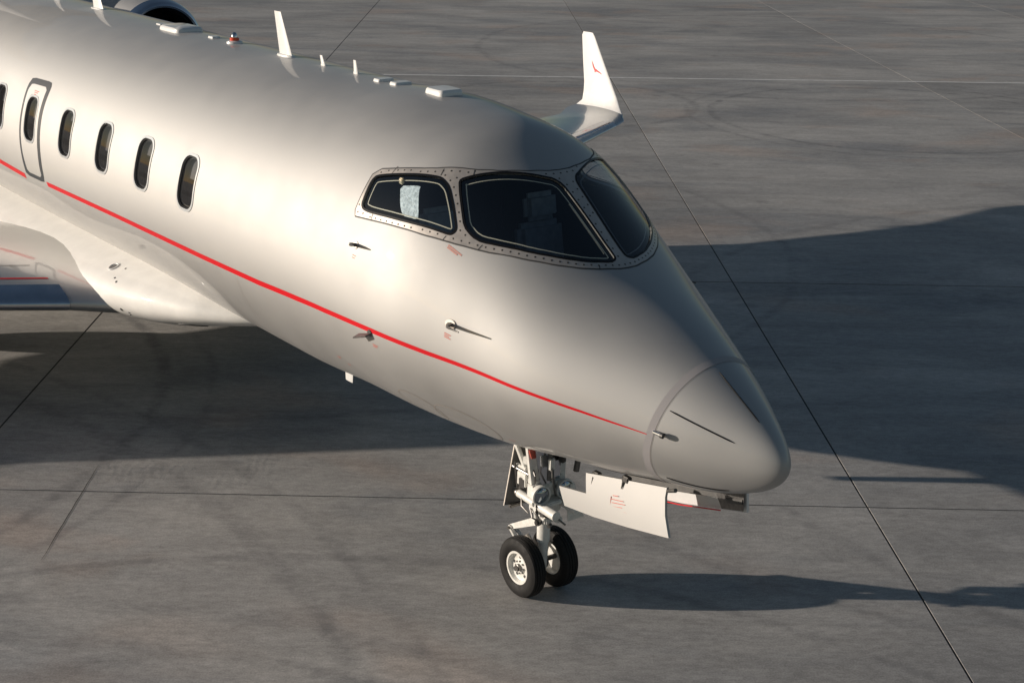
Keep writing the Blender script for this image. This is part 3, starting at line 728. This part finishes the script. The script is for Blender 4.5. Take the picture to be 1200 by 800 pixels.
for y, ch, t in ((.8, 5.8, .10), (1.35, 5.5, .092), (1.7, 5.3, .088), (2.4, 5.3, .085), (3.4, 4.98, .083), (4.4, 4.57, .083), (6, 4.15, .078), (7.4, 3.6, .080), (8.3, 2.75, .085), (9.15, 1.65, .095)):  # outboard chords widened to fill out the wing's ground shadow
    z = 1.36+.026*(y-1.55)
    WSEC.append(((le_x(y)+(.22*(1.7-y) if y < 1.7 else 0), y, z), ch, 0, t))
ye = 9.15
WSEC += [((-12.64, 9.40, 1.60), 1.50, 6, .07), ((-12.80, 9.50, 1.66), 1.22, 34, .06), ((-12.94, 9.545, 1.75), .98, 66, .05), ((-13.06, 9.57, 1.90), .86, 78, .04), ((-13.2, 9.60, 2.05), .75, 80, .04), ((-13.55, 9.68, 2.42), .55, 80, .04), ((-13.9, 9.76, 2.80), .34, 80, .04), ((-13.97, 9.77, 2.86), .25, 80, .04)]
WING_LE = [s for s in WSEC if 1.6 < s[0][1] < 9.3]
def build_wing(sg):
    global WSEC
    if sg > 0:   # left wing: outboard chord narrowed to pull in its shadow on the ground
        WSEC = [(le, {4.4: 4.0, 6: 2.95, 7.4: 2.1, 8.3: 1.8, 9.15: 1.5}.get(le[1], ch), cn, t) for le, ch, cn, t in WSEC]
    V, F = loft(WSEC[:12], airfoil); V = [(x, y*sg, z) for x, y, z in V]
    bm = bmesh.new(); bm.from_mesh(mesh_from(V, F)); wing = bm_obj('wing', bm, wpaint, jet, angle=50)
    V, F = loft(WSEC[11:], airfoil); V = [(x, y*sg, z) for x, y, z in V]
    bm = bmesh.new(); bm.from_mesh(mesh_from(V, F)); wl = bm_obj('winglet', bm, white, wing, angle=50)
    # polished leading edge
    def prof(t):
        P = airfoil(40, t)
        return [(x-.0012, y*1.012) for x, y in P if x <= .065]
    V, F = loft(WING_LE, prof, False, 9); V = [(x, y*sg, z) for x, y, z in V]
    bm = bmesh.new(); bm.from_mesh(mesh_from(V, F)); bm_obj('leading_edge', bm, polished, wing, angle=60)
    # flap and seam lines
    def on_up(y, f):
        for a, b in zip(WSEC[:-1], WSEC[1:]):
            if a[0][1] <= y <= b[0][1]:
                k = (y-a[0][1])/(b[0][1]-a[0][1]); ch = a[1]+(b[1]-a[1])*k; x0 = a[0][0]+(b[0][0]-a[0][0])*k; z0 = a[0][2]+(b[0][2]-a[0][2])*k; t = a[3]+(b[3]-a[3])*k
                yy = 5*t*(.2969*math.sqrt(f)-.126*f-.3516*f*f+.2843*f**3-.1036*f**4)+.012*math.sin(math.pi*f)-.015*(1-f)**4-.03*f
                return Vector((x0-f*ch, y*sg, z0+yy*ch+.003))
    for f, y0, y1, w_, mm, nm in ((.078, 1.75, 9.1, .018, redm, 'red_line'), (.72, 1.8, 5.2, .012, seam, 'flap_seam'), (.15, 1.8, 9.0, .006, seam, 'panel_seam')):
        pts_ = [on_up(y0+(y1-y0)*k/30, f) for k in range(31)]
        pts2 = [on_up(y0+(y1-y0)*k/30, f+w_/3) for k in range(31)]
        link_obj(nm, mesh_from(pts_+pts2, [(k, k+1, 32+k, 31+k) for k in range(30)]), mm, wing)
    # flap track fairings
    for y in (3.3, 5.3):
        bm = bmesh.new(); x1 = le_x(y)-[3.8, 2.85][y > 4]; z = 1.3+.026*(y-1.55)
        add_tube(bm, [(x1+1.1, y*sg, z-.03), (x1+.7, y*sg, z-.12), (x1+.1, y*sg, z-.14), (x1-.35, y*sg, z-.06), (x1-.5, y*sg, z)], [.01, .085, .1, .05, .01], 14); bm_obj('flap_fairing', bm, wpaint, wing)
    return wing, wl
wingR, wlR = build_wing(-1); wingL, wlL = build_wing(1)
# red bird emblem, flat print on the inboard face of each winglet
def emblem(sg, par):
    # outline in winglet plane (x aft-, z up)
    B = [(.00, .26), (.035, .20), (.075, .13), (.105, .085), (.135, .075), (.165, .055), (.215, .03), (.29, -.03), (.21, .0), (.165, .015), (.135, .012), (.12, -.01), (.105, .035), (.085, .065), (.05, .125)]
    X0, Z0 = -13.84, 2.235
    V = []
    for (a, b) in B:
        x = X0+a*1.2; z = Z0+b*.7
        # surface y of inboard side at this x,z
        k = (z-2.05)/.37; yle = 9.60+.08*k; ch = .75-.2*k; xle = -13.2-.35*k; f = min(max((xle-x)/ch, .02), .98)
        th = 5*.04*(.2969*math.sqrt(f)-.126*f-.3516*f*f+.2843*f**3-.1036*f**4)+.012*math.sin(math.pi*f)-.015*(1-f)**4
        V.append((x, (yle-math.sin(R(80))*th*ch-.006)*sg, z+math.cos(R(80))*th*ch))
    bm = bmesh.new(); vs = [bm.verts.new(v) for v in V]; f = bm.faces.new(vs); bmesh.ops.triangulate(bm, faces=[f]); bm_obj('bird_emblem', bm, redm, par, smooth=False)
emblem(1, wlL); emblem(-1, wlR)

# ------------------------------------------------------------------ tail and engines
def finsec(): return [((-15.3, 0, 3.7), 4.3, 90, .11), ((-18.3, 0, 6.4), 2.4, 90, .11)]
V, F = loft(finsec(), airfoil); bm = bmesh.new(); bm.from_mesh(mesh_from(V, F)); fin = bm_obj('tail_fin', bm, paint, jet)
for sg in (1, -1):
    V, F = loft([((-18.2, 0, 6.4), 2.3, 0, .1), ((-20.2, 3.2, 6.35), 1.1, 0, .1)], airfoil); V = [(x, y*sg, z) for x, y, z in V]
    bm = bmesh.new(); bm.from_mesh(mesh_from(V, F)); bm_obj('stabilizer', bm, white, fin)
for sg in (1, -1):
    c = (-14.0, 1.93*sg, 3.12)
    bm = bmesh.new(); ax = (-1, 0, 0)
    add_lathe(bm, c, ax, [(.16, .655), (.5, .70), (1.2, .735), (2.0, .72), (2.9, .60), (3.5, .48), (3.5, .44), (2.9, .4), (2.9, 0)], 56); nac = bm_obj('engine_nacelle', bm, paint, jet)
    bm = bmesh.new(); add_lathe(bm, c, ax, [(.16, .657), (.06, .628), (.015, .60), (0, .575), (.015, .55), (.06, .535), (.12, .525)], 56); bm_obj('intake_lip', bm, polished, nac)
    bm = bmesh.new(); add_lathe(bm, c, ax, [(.12, .525), (.3, .52), (.75, .54), (.8, .54), (.8, 0)], 48); bm_obj('intake_duct', bm, darkm, nac)
    bm = bmesh.new(); add_lathe(bm, c, ax, [(.45, 0), (.5, .07), (.62, .13), (.75, .16)], 24); bm_obj('spinner', bm, fanm, nac)
    bm = bmesh.new()
    for k in range(24):
        a = 2*math.pi*k/24; e1 = Vector((0, math.cos(a), math.sin(a))); e2 = Vector((0, -math.sin(a), math.cos(a))); C0 = Vector(c)
        add_prism(bm, [C0+e1*.14-Vector((.68, 0, 0))-e2*.02, C0+e1*.52-Vector((.66, 0, 0))-e2*.05, C0+e1*.52-Vector((.74, 0, 0))+e2*.05, C0+e1*.14-Vector((.74, 0, 0))+e2*.02], Vector((-.006, 0, 0)))
    bm_obj('fan', bm, fanm, nac, smooth=False)
    V, F = loft([((-14.6, 1.0, 3.12), 2.9, 0, .1), ((-14.7, 1.35, 3.12), 2.7, 0, .1)], airfoil); V = [(x, y*sg, z) for x, y, z in V]
    bm = bmesh.new(); bm.from_mesh(mesh_from(V, F)); bm_obj('engine_pylon', bm, paint, jet)

# ------------------------------------------------------------------ wheels and landing gear
def wheel(x, y, r, wd, out, name='nose_wheel'):
    """out = +1/-1: side (along y) on which the dished face shows"""
    bm = bmesh.new(); h = wd/2; k = r/.265
    rimr = .145*k
    add_lathe(bm, (x, y, r), (0, out, 0), [(-h*.75, rimr), (-h*.62, rimr*.93), (0, rimr*.88), (h*.1, rimr*.3), (h*.1, 0)], 48)
    add_lathe(bm, (x, y, r), (0, out, 0), [(h*.72, rimr*1.02), (h*.80, rimr*.99), (h*.78, rimr*.88), (h*.35, rimr*.80), (h*.22, rimr*.62), (h*.30, rimr*.42), (h*.42, rimr*.30), (h*.42, 0)], 48)
    o = bm_obj(name, bm, gearw, jet)
    prof = [(-h*.72, rimr*1.0), (-h*.86, rimr*1.08), (-h*.98, rimr*1.3), (-h, rimr*1.45), (-h*.93, r*.86), (-h*.78, r*.945)]
    for (a, b) in ((-.60, .98), (-.56, .985), (-.53, .958), (-.49, .958), (-.46, .992), (-.24, 1.0), (-.21, .968), (-.17, .968), (-.14, 1.0), (.14, 1.0), (.17, .968), (.21, .968), (.24, 1.0), (.46, .992), (.49, .958), (.53, .958), (.56, .985), (.60, .98)): prof.append((h*a, r*b))
    prof += [(h*.78, r*.945), (h*.93, r*.86), (h, rimr*1.45), (h*.98, rimr*1.3), (h*.86, rimr*1.08), (h*.72, rimr*1.0)]
    bm = bmesh.new(); add_lathe(bm, (x, y, r), (0, out, 0), prof, 72); bm_obj('tyre', bm, tyrem, o, angle=28)
    bm = bmesh.new(); add_lathe(bm, (x, y, r), (0, out, 0), [(h*.4, .032*k), (h*.75, .03*k), (h*.8, .022*k), (h*.8, 0)], 20)
    for q in range(8):
        a = q*math.pi/4; add_lathe(bm, (x+math.cos(a)*.055*k, y, r+math.sin(a)*.055*k), (0, out, 0), [(h*.28, .008*k), (h*.45, .008*k), (h*.46, 0)], 8)
    bm_obj('hub', bm, steel, o)
    for q in range(5):
        bm = bmesh.new(); a = q*2*math.pi/5+.4; add_lathe(bm, (x+math.cos(a)*.088*k, y, r+math.sin(a)*.088*k), (0, out, 0), [(h*.2, .015*k), (h*.29, .014*k), (h*.295, 0)], 14)
        bm_obj('wheel_hole', bm, seam, o)
    return o
GX = -2.64
WX = GX-.055
wheel(WX, -.172, .264, .15, -1); wheel(WX, .172, .264, .15, 1)
bm = bmesh.new(); add_tube(bm, [(GX, 0, .24), (GX, 0, .80), (GX, 0, 1.45)], [.040, .046, .058], 20); strut = bm_obj('nose_strut', bm, gearw, jet)
def gp(name, m, fn, smooth=True, par=None):
    bm = bmesh.new(); fn(bm); return bm_obj(name, bm, m, par or strut, smooth=smooth, angle=30)
gp('axle', steel, lambda b: (add_tube(b, [(WX, -.25, .264), (WX, .25, .264)], .022, 14), add_box(b, (GX-.03, 0, .28), (.13, .09, .10), None, .015)))
gp('piston', chrome, lambda b: add_tube(b, [(GX, 0, .30), (GX, 0, .50)], .034, 20))
gp('lower_cylinder', gearw, lambda b: (add_tube(b, [(GX, 0, .47), (GX, 0, .49), (GX, 0, .68)], [.052, .056, .056], 20)))
gp('collar', gearw, lambda b: (add_tube(b, [(GX, 0, .66), (GX, 0, .67), (GX, 0, .73), (GX, 0, .74)], [.06, .078, .078, .06], 20), add_box(b, (GX+.05, -.03, .70), (.11, .07, .07), None, .012), add_box(b, (GX+.10, .06, .70), (.09, .06, .05), None, .01)))
gp('collar_fitting', steel, lambda b: (add_lathe(b, (GX+.03, -.075, .68), (.4, -1, 0), [(0, .03), (.03, .028), (.03, .015), (.05, .013), (.05, 0)], 14), add_lathe(b, (GX+.13, -.03, .68), (.5, -1, 0), [(0, .018), (.04, .016), (.04, 0)], 12), add_tube(b, [(GX+.08, -.05, .74), (GX+.17, .02, .73), (GX+.20, .07, .68)], .009, 8)))
# torque links behind the strut
gp('torque_link', gearw, lambda b: (add_prism(b, [(GX-.03, -.055, .70), (GX-.03, -.055, .62), (GX-.40, -.03, .435), (GX-.43, -.03, .47)], (0, .03, 0)), add_prism(b, [(GX-.03, .025, .70), (GX-.03, .025, .62), (GX-.40, .0, .435), (GX-.43, .0, .47)], (0, .03, 0)), add_tube(b, [(GX-.41, -.05, .452), (GX-.41, .05, .452)], .022, 12)))
gp('torque_link', gearw, lambda b: (add_prism(b, [(GX-.43, -.02, .46), (GX-.39, -.02, .45), (GX-.06, -.035, .25), (GX-.06, -.035, .31)], (0, .04, 0)),))
gp('link_pin', steel, lambda b: add_tube(b, [(GX-.41, -.068, .452), (GX-.41, .068, .452)], .014, 10))
gp('down_lock_rod', gearw, lambda b: add_tube(b, [(GX-.36, -.07, .46), (GX-.24, -.06, .34)], .015, 8))
gp('ground_lever', framem, lambda b: add_tube(b, [(GX-.20, -.02, .46), (GX-.05, 0, .30)], .022, 8))
# steering actuators, lying fore and aft either side
for yy in (-.11, .11):
    gp('steering_actuator', gearw, lambda b, yy=yy: (add_tube(b, [(GX-.21, yy, .865), (GX-.20, yy, .865), (GX+.02, yy, .855)], [.028, .036, .036], 18), add_tube(b, [(GX+.10, yy, .85), (GX+.30, yy, .84), (GX+.305, yy, .84)], [.042, .042, .032], 18), add_box(b, (GX+.03, yy*.7, .84), (.13, .10, .11), None, .02)))
    gp('actuator_cap', framem, lambda b, yy=yy: add_tube(b, [(GX-.26, yy, .867), (GX-.21, yy, .866)], .034, 16))
gp('steering_body', gearw, lambda b: (add_box(b, (GX+.01, 0, .80), (.16, .24, .10), None, .02), add_box(b, (GX+.07, -.02, .88), (.20, .16, .035), None, .01), add_tube(b, [(GX, -.09, .78), (GX-.01, -.07, .70)], .02, 10)))
gp('hydraulic_line', steel, lambda b: (add_tube(b, [(GX-.02, -.13, .80), (GX+.03, -.15, .74), (GX+.05, -.10, .70), (GX+.02, -.06, .66)], .008, 7), add_tube(b, [(GX-.14, -.13, .88), (GX-.10, -.16, .80), (GX-.02, -.15, .76)], .008, 7), add_tube(b, [(GX+.05, -.13, .80), (GX+.09, -.12, .74)], .008, 7), add_tube(b, [(GX-.02, .0, .92), (GX+.05, -.06, 1.0), (GX, -.09, 1.12), (GX+.02, -.07, 1.3)], .009, 7), add_tube(b, [(GX+.04, .06, .9), (GX+.10, .03, 1.0), (GX+.05, .02, 1.15), (GX+.08, .05, 1.38)], .009, 7)))
for k, (a, b_, c_) in enumerate([((GX-.10, -.12, 1.30), (GX+.06, -.15, 1.12), (GX+.03, -.12, .95)), ((GX-.12, .03, 1.34), (GX-.16, -.06, 1.05), (GX-.06, -.11, .90)), ((GX+.10, -.02, 1.32), (GX+.16, -.05, 1.12), (GX+.12, .02, .93)), ((GX+.02, -.10, .90), (GX+.10, -.16, .86), (GX+.06, -.12, .78))]):
    gp('brake_hose', gasket if k % 2 else steel, lambda b: add_tube(b, [a, tuple((Vector(a)+Vector(b_)*2)/3), b_, tuple((Vector(c_)+Vector(b_)*2)/3), c_], .008, 7))
for (x, y, z, sx, sy, sz, mm) in ((-.13, -.125, .99, .07, .05, .09, steel), (-.10, -.12, 1.20, .05, .04, .07, gearw), (.12, -.03, 1.22, .04, .06, .10, gearw), (.10, .10, 1.26, .05, .05, .12, steel), (-.05, -.10, .93, .08, .05, .05, steel), (.12, -.10, .80, .05, .05, .06, steel)):
    gp('valve_block', mm, lambda b: add_box(b, (GX+x, y, z), (sx, sy, sz), Matrix.Rotation(.3, 3, 'Z'), .008))
# upper bracket and lamps
gp('strut_housing', gearw, lambda b: (add_box(b, (GX+.02, 0, .98), (.13, .34, .17), None, .03), add_prism(b, [(GX-.02, -.20, 1.38), (GX+.02, -.06, 1.38), (GX+.03, -.05, .96), (GX-.0, -.15, .96)], (.03, 0, 0)), add_prism(b, [(GX, .08, 1.36), (GX, .20, 1.36), (GX+.01, .18, .96), (GX+.01, .07, .96)], (.03, 0, 0))))
gp('bracket_plate', polished, lambda b: (add_prism(b, [(GX+.05, -.16, 1.37), (GX+.05, .02, 1.39), (GX+.07, -.01, 1.03), (GX+.07, -.10, 1.01)], (.012, 0, 0)), add_prism(b, [(GX+.04, .05, 1.38), (GX+.04, .13, 1.38), (GX+.06, .10, 1.05), (GX+.06, .04, 1.05)], (.012, 0, 0))))
gp('warning_placard', redtxt, lambda b: add_prism(b, [(GX+.02, -.193, 1.345), (GX+.03, -.10, 1.345), (GX+.034, -.095, 1.27), (GX+.024, -.17, 1.27)], (.016, -.004, 0)))
gp('scissor_plate', gearw, lambda b: add_prism(b, [(GX+.12, .12, 1.0), (GX+.15, .20, 1.0), (GX+.22, .25, .72), (GX+.16, .13, .68)], (-.02, .01, 0)))
gp('spring_strut', steel, lambda b: add_tube(b, [(GX+.07, .0, 1.34), (GX+.08, -.02, 1.06)], .02, 10))
gp('spring_strut', steel, lambda b: add_tube(b, [(GX+.18, .22, 1.33), (GX+.16, .20, 1.12)], .026, 12))
for yy in (-.125, .125):
    c0 = Vector((GX+.10, yy, .965)); dirv = Vector((1, -.12, -.05)).normalized()
    lamp = gp('landing_light', gearw, lambda b: add_lathe(b, c0, dirv, [(-.06, .03), (-.04, .07), (.0, .086), (.03, .086), (.036, .077), (.02, .072)], 30))
    # lens is a sub-part of the gear strut beside its housing
    gp('lamp_lens', lensm, lambda b: add_lathe(b, c0, dirv, [(.018, .073), (.030, .055), (.040, .028), (.044, 0)], 30))
gp('drag_brace', gearw, lambda b: (add_tube(b, [(GX-.04, -.10, .98), (GX-.30, -.12, 1.38)], .022, 10), add_tube(b, [(GX-.04, .10, .98), (GX-.30, .12, 1.38)], .022, 10), add_box(b, (GX-.16, -.12, 1.12), (.14, .03, .025), None, .006), add_box(b, (GX-.14, -.13, 1.02), (.12, .02, .12), None, .006)))
gp('brace_rod', steel, lambda b: (add_tube(b, [(GX-.28, -.14, 1.10), (GX-.05, -.13, 1.09)], .012, 8), add_tube(b, [(GX-.22, -.15, 1.15), (GX-.20, -.13, .92)], .010, 8), add_tube(b, [(GX-.26, -.13, .90), (GX-.12, -.05, .93)], .014, 8)))
# flat dark patch on the skin, painted for the shade inside the open bay
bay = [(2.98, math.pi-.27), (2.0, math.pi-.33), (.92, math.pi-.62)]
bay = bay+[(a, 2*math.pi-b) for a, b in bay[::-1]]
patch('bay_shade_patch', resample(bay, .06), (), .003, None, darkm, jet, .08)
# doors
def door_panel(name, m, pts, sgn, thick=.022, bulge=.05, par=jet):
    """pts in (x,z) at y0; slightly curved sheet"""
    bm = bmesh.new(); P = [(p[0], p[1]) for p in pts]
    P = resample(P, .05); V = [Vector(p) for p in P]; E = [(i, (i+1) % len(P)) for i in range(len(P))]
    A = np.array(P); xs = np.arange(A[:, 0].min()+.03, A[:, 0].max(), .05); zs = np.arange(A[:, 1].min()+.03, A[:, 1].max(), .05)
    G = np.stack(np.meshgrid(xs, zs), -1).reshape(-1, 2); G = G+np.random.RandomState(2).uniform(-.001, .001, G.shape); ok = inside(A, G) & (cdist(A, G) > .015)
    V += [Vector(g_) for g_ in G[ok]]
    vo, eo, fo, *_ = delaunay_2d_cdt(V, E, [], 0, 1e-7); vo = np.array([tuple(v) for v in vo]); F = np.array([f for f in fo if len(f) == 3]); F = F[inside(A, vo[F].mean(1))]
    zt, zb = A[:, 1].max(), A[:, 1].min()
    def yof(x, z, e):
        k = (zt-z)/(zt-zb); return sgn*(.335-bulge*.2+bulge*math.sin(k*1.8)+e)
    a = [bm.verts.new((x, yof(x, z, 0), z)) for x, z in vo]; b = [bm.verts.new((x, yof(x, z, -thick), z)) for x, z in vo]
    for f in F: bm.faces.new([a[i] for i in f]); bm.faces.new([b[i] for i in f[::-1]])
    cnt = {(f[i], f[(i+1) % 3]) for f in F.tolist() for i in range(3)}
    for e in cnt:
        if (e[1], e[0]) not in cnt: bm.faces.new((a[e[1]], a[e[0]], b[e[0]], b[e[1]]))
    return bm_obj(name, bm, m, par, angle=50)
dp = [(-1.99, 1.305), (-1.665, 1.36), (-1.695, 1.515), (-1.3, 1.60), (-.83, 1.70), (-.83, 1.63), (-.80, 1.50), (-.735, 1.355), (-1.175, 1.27), (-1.565, 1.205), (-1.915, 1.165)]
d1 = door_panel('nose_gear_door', paint, dp, -1); d1['label'] = 'open forward starboard nose gear door'
for k, (x0, z0, x1, z1) in enumerate([(-1.36, 1.455, -1.30, 1.47), (-1.38, 1.42, -1.24, 1.45), (-1.37, 1.395, -1.22, 1.43), (-1.36, 1.37, -1.25, 1.395), (-1.37, 1.345, -1.20, 1.375), (-1.38, 1.44, -1.385, 1.36)]):
    bm = bmesh.new(); add_tube(bm, [(x0, -.367, z0), (x1, -.367, z1)], .0028, 5); bm_obj('red_marking', bm, redtxt, d1)
for x, z in ((-1.60, 1.50), (-1.26, 1.585)):
    bm = bmesh.new(); add_box(bm, (x, -.325, z+.025), (.075, .05, .055), None, .01); add_tube(bm, [(x-.01, -.35, z+.01), (x-.02, -.36, z-.05)], [.010, .003], 6); bm_obj('door_hinge', bm, steel, d1)
bm = bmesh.new(); add_tube(bm, [(-.80, -.345, 1.69), (-.70, -.36, 1.735)], [.012, .016], 8); bm_obj('door_latch', bm, steel, d1)
dp2 = [(-1.95, 1.27), (-.95, 1.50), (-.655, 1.60), (-.655, 1.40), (-.98, 1.315), (-1.35, 1.215), (-1.90, 1.10)]
d2 = door_panel('nose_gear_door', white, dp2, 1, bulge=.03); d2['label'] = 'open forward port nose gear door seen from inside'
def quad_strip(name, m, P, y, par, th=.006):
    bm = bmesh.new(); add_prism(bm, [(x, y, z) for x, z in P], (0, -th, 0)); return bm_obj(name, bm, m, par, smooth=False)
quad_strip('red_edge', redm, [(-1.92, 1.104), (-1.35, 1.219), (-.98, 1.319), (-.90, 1.34), (-.90, 1.331), (-.98, 1.310), (-1.35, 1.211), (-1.92, 1.096)], .305, d2)
quad_strip('door_inner_panel', inner_door, [(-1.95, 1.262), (-.95, 1.492), (-.90, 1.44), (-1.25, 1.35), (-1.9, 1.19)], .300, d2)
quad_strip('door_inner_frame', steel, [(-.95, 1.46), (-.86, 1.50), (-.66, 1.56), (-.66, 1.42), (-.88, 1.36)], .298, d2)
quad_strip('door_end_fitting', inner_door, [(-.84, 1.46), (-.67, 1.51), (-.67, 1.47), (-.82, 1.43)], .290, d2)
# aft door panel hangs behind the strut
bm = bmesh.new(); add_prism(bm, [(-2.90, -.095, 1.40), (-2.84, .10, 1.40), (-2.84, .06, .74), (-2.90, -.215, .76)], (-.022, .005, 0)); d3 = bm_obj('nose_gear_door', bm, inner_door, jet, smooth=False); d3['label'] = 'small aft nose gear door hanging behind the strut'
bm = bmesh.new(); add_prism(bm, [(-2.903, -.100, 1.40), (-2.900, -.093, 1.40), (-2.900, -.213, .755), (-2.903, -.222, .755)], (-.010, 0, 0)); bm_obj('edge_light_strip', bm, framem, d3, smooth=False)  # tan strip stands in for sun catching the panel's edge
bm = bmesh.new(); add_box(bm, (-2.865, -.13, .755), (.03, .13, .03), None, .006); bm_obj('door_fitting', bm, steel, d3)
# main gear
for sg in (-1, 1):
    bm = bmesh.new(); add_tube(bm, [(-11.95, 1.85*sg, .3), (-11.95, 1.85*sg, .8), (-11.9, 2.0*sg, 1.35)], [.06, .09, .1], 14); mg = bm_obj('main_gear_leg', bm, gearw, jet)
    bm = bmesh.new(); add_prism(bm, [(-11.5, 2.12*sg, 1.3), (-12.4, 2.12*sg, 1.3), (-12.3, 2.1*sg, .55), (-11.65, 2.1*sg, .55)], (0, .03*sg, 0)); bm_obj('main_gear_door', bm, wpaint, mg)
    for yy in (1.66, 2.03): wheel(-11.95, yy*sg, .37, .24, sg if yy > 1.8 else -sg, 'main_wheel')

scene.cycles.max_bounces = 8
